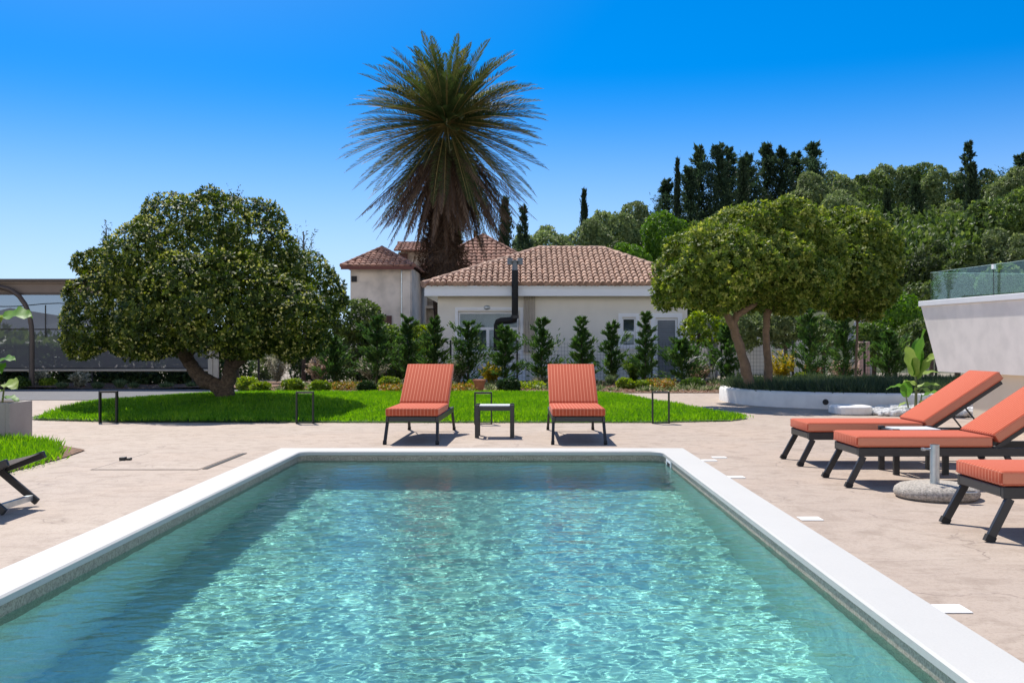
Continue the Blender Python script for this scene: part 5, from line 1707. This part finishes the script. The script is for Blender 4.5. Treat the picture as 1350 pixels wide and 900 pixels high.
HT = [
 ('slim', 666, 269, 345, 19, 66, 'slim dark cypress beside the spreading conifer above the tile roofs'),
 ('spruce', 690, 274, 345, 46, 69, 'spreading feathery conifer right of the slim cypress above the roofs'),
 ('slim', 604, 297, 345, 13, 70, 'small cypress just right of the palm trunk'),
 ('spruce', 627, 306, 345, 20, 74, 'tiny conifer tip behind the pyramid roof'),
 ('slim', 770, 257, 305, 12, 108, 'lone slim cypress on the skyline above the bungalow roof'),
 ('olive', 692, 312, 352, 50, 72, 'grey green olive at the left end of the slope above the roofs'),
 ('olive', 728, 298, 350, 62, 78, 'grey green olive above the left end of the bungalow ridge'),
 ('olive', 772, 291, 345, 56, 82, 'grey green olive below the lone skyline cypress'),
 ('olive', 806, 280, 345, 64, 86, 'large grey green olive above the right end of the bungalow ridge'),
 ('olive', 846, 270, 340, 56, 92, 'grey green olive left of the bright green tree'),
 ('bright', 872, 271, 345, 54, 64, 'bright green tree standing out below the dark pines'),
 ('bright', 834, 316, 352, 42, 58, 'small bright green tree just over the bungalow roof'),
 ('holm', 815, 312, 352, 40, 66, 'dark tree between the olives and the small bright tree'),
 ('ragged', 878, 240, 300, 40, 104, 'ragged pine at the left foot of the dark cluster'),
 ('slim', 893, 216, 285, 10, 98, 'needle thin cypress at the left edge of the dark cluster'),
 ('ragged', 908, 222, 305, 40, 99, 'dark pine right beside the needle thin cypress'),
 ('ragged', 922, 197, 305, 42, 101, 'tall dark pine, leftmost high top of the cluster'),
 ('ragged', 947, 193, 305, 38, 100, 'tall dark pine, second high top of the cluster from the left'),
 ('ragged', 961, 196, 305, 40, 103, 'tall dark pine, third high top of the cluster from the left'),
 ('ragged', 986, 205, 305, 42, 100, 'dark pine in the dip at the middle of the cluster'),
 ('slim', 979, 214, 305, 18, 95, 'dark cypress standing before the middle of the pine cluster'),
 ('ragged', 1011, 192, 300, 44, 102, 'tall dark pine, highest top right of the cluster middle'),
 ('ragged', 1031, 196, 300, 38, 100, 'dark pine, second from the right end of the cluster among the high tops'),
 ('ragged', 1050, 203, 300, 40, 103, 'dark pine in the lower gap before the last top of the cluster'),
 ('ragged', 1071, 191, 295, 46, 101, 'broad dark pine ending the cluster on the right'),
 ('olive', 1072, 230, 300, 56, 92, 'muted olive under the right end of the pine cluster'),
 ('olive', 1108, 226, 300, 56, 104, 'skyline olive just right of the pine cluster'),
 ('holm', 1142, 224, 300, 52, 108, 'skyline tree right of the first skyline olive'),
 ('olive', 1176, 219, 300, 56, 112, 'skyline olive with a small raised tip, mid right'),
 ('holm', 1212, 222, 300, 52, 112, 'brownish skyline tree left of the pointed skyline conifer'),
 ('olive', 1243, 221, 300, 50, 108, 'skyline olive at the left foot of the pointed conifer'),
 ('spruce', 1276, 189, 300, 46, 106, 'pointed conifer standing above the right skyline'),
 ('holm', 1306, 222, 300, 50, 104, 'skyline tree right of the pointed conifer'),
 ('ragged', 1346, 205, 290, 40, 106, 'dark pine top at the right frame edge of the skyline'),
 ('olive', 1330, 224, 300, 60, 96, 'muted tree below the skyline at the right frame edge'),
 ('slim', 1169, 254, 320, 14, 78, 'thin dark cypress just above the rightmost planter tree'),
 ('slim', 1208, 246, 325, 24, 76, 'stout dark cypress right of the thin cypress on the slope'),
 ('slim', 1282, 222, 350, 20, 70, 'tall dark cypress below the pointed skyline conifer'),
 ('olive', 1240, 268, 350, 60, 80, 'pale olive between the stout and the tall dark cypresses'),
 ('olive', 1262, 290, 375, 60, 66, 'pale olive left of the tall dark cypress, lower down'),
 ('olive', 1186, 275, 350, 46, 84, 'pale olive between the thin and the stout cypress'),
 ('holm', 1150, 252, 330, 54, 90, 'green tree above the loose crowned planter tree'),
 ('olive', 1110, 250, 320, 50, 88, 'muted olive over the domed tree crown on the right'),
 ('holm', 1322, 248, 395, 92, 62, 'large dark tree at the right edge above the glass balustrade'),
 ('holm', 1222, 318, 400, 66, 56, 'dark shaded tree behind the far end of the balustrade'),
 ('holm', 1272, 330, 405, 70, 54, 'dark shaded tree above the middle of the balustrade'),
 ('olive', 1330, 302, 395, 66, 57, 'dull green tree low at the right edge above the balustrade'),
 ('holm', 1190, 330, 410, 48, 58, 'dark tree behind the right side of the loose crowned planter tree'),
 ('holm', 1376, 260, 400, 80, 64, 'dark tree mostly beyond the right frame edge'),
]
for i, (kd, px, ty, by, w, d, lb) in enumerate(HT):
    X = at(px, 0, d).x
    zt_ = at(0, ty, d).z; zb_ = min(at(0, by, d).z, max(float(hz_(np.array(X), np.array(float(d)))), -1))
    H, Wd = SIZE[kd]
    h = zt_ - zb_
    if kd in ('olive', 'holm', 'bright'): zb_ = max(zb_, zt_ - w / F * d * 1.5); h = zt_ - zb_
    me = PR[kd][i % len(PR[kd])]
    o = bpy.data.objects.new(NAME[kd][0], me)
    COL.objects.link(o)
    sx = (w / F * d) / Wd * (1.25 if kd == 'ragged' else 1.12)
    o.location = (X, d, zb_); o.scale = (sx, sx, h / H); o.rotation_euler = (0, 0, i * 1.9)
    tag(o, lb, NAME[kd][1], 'trees on the hillside')
# undergrowth of the slope that nobody could count
rg = np.random.default_rng(99)
lv = Leaves()
cnt = 0
while cnt < 430:
    d = 58 + 90 * rg.random() ** 1.2
    px = 640 + 1250 * rg.random()
    X = at(px, 0, d).x
    z = float(hz_(np.array(X), np.array(d)))
    top = at(0, 318 - max(0, px - 660) * .20 if px < 1060 else 238, d).z
    r = 1.6 + 1.6 * rg.random()
    if z + r * 2 > top: continue
    cnt += 1
    k = 170
    dd = sph(rg, k); dd[:, 2] = np.abs(dd[:, 2])
    for q in range(4):
        P = np.array([X, d, z]) + dd * r * np.array([1.1, 1.1, 1.5]) * (.8 + .2 * rg.random((k, 1)))
        lv.add(P, dd + rg.normal(size=dd.shape) * .6, dd + rg.normal(size=dd.shape) * .4, .42, .24, np.clip(.5 * rg.random() + .5 * rg.random(k), 0, 1))
tag(link('hillside_undergrowth', lv.mesh('undergrowth'), L_['holm'], loc=(40, 90, 0)), kind='stuff')
lv = Leaves()                                              # low wood beyond the shelter and the road
for q in range(150):
    d = 62 + 50 * rg.random(); X = at(-160 + 900 * rg.random(), 0, d).x
    k = 90; dd = sph(rg, k); dd[:, 2] = np.abs(dd[:, 2]); r = 1.1 + .9 * rg.random()
    P = np.array([X, d, 0]) + dd * r * np.array([1.5, 1.5, 1.25])
    lv.add(P, dd + rg.normal(size=dd.shape) * .6, dd, .7, .38, rg.random(k) * .8)
tag(link('distant_wood', lv.mesh('distant_wood'), L_['holm'], loc=(-20, 80, 0)), kind='stuff')

rg = np.random.default_rng(123)
k = 26000
P = np.stack([-34 + 25.3 * rg.random(k), 31.6 + 1.0 * rg.random(k), rg.random(k) * 1.15], 1)
P[:, 2] *= 1 + .18 * lump(P * np.array([1, 0, 0]), 8, .4)
lv = Leaves().add(P, sph(rg, k) + np.array([0, -.3, .4]), sph(rg, k), .16, .08, rg.random(k))
tag(link('hedge', lv.mesh('hedge'), L_['darkshrub']), 'long dark hedge behind the grey mesh screen and the rail', 'hedge')

rg = np.random.default_rng(321)                            # fallen leaves and bark chips on the beds
k = 16000
X = -6.7 + 19 * rg.random(k); Y = 25.0 + 5.5 * rg.random(k) ** 1.4
lv = Leaves().add(np.stack([X, Y, bedz(X, Y) + .012], 1), np.stack([rg.normal(size=k), rg.normal(size=k), .25 * rg.normal(size=k)], 1), np.stack([.4 * rg.normal(size=k), .4 * rg.normal(size=k), np.ones(k)], 1), .05 + .05 * rg.random(k), .03, rg.random(k))
k = 7000
X = -30 + 23 * rg.random(k); Y = 27.1 + 2.6 * rg.random(k)
lv.add(np.stack([X, Y, np.full(k, .02)], 1), np.stack([rg.normal(size=k), rg.normal(size=k), .25 * rg.normal(size=k)], 1), np.stack([.4 * rg.normal(size=k), .4 * rg.normal(size=k), np.ones(k)], 1), .05 + .05 * rg.random(k), .03, rg.random(k))
tag(link('leaf_litter', lv.mesh('leaf_litter'), L_['litter'], loc=(0, 26, 0)), kind='stuff')
lv = Leaves()                                              # low mixed ground plants between the shrubs
for q in range(210):
    x = -6.3 + 16 * rg.random(); y = 25.4 + 4.4 * rg.random()
    if 4.0 < x and y < 25.6: continue
    tuftgrass(lv, .10 + .14 * rg.random(), .30 + .2 * rg.random(), 2000 + q, 60, (x, y, float(bedz(np.array(x), np.array(y)))), .022)
tag(link('low_ground_plants', lv.mesh('low_ground_plants'), L_['groundmix'], loc=(0, 27, 0)), kind='stuff')
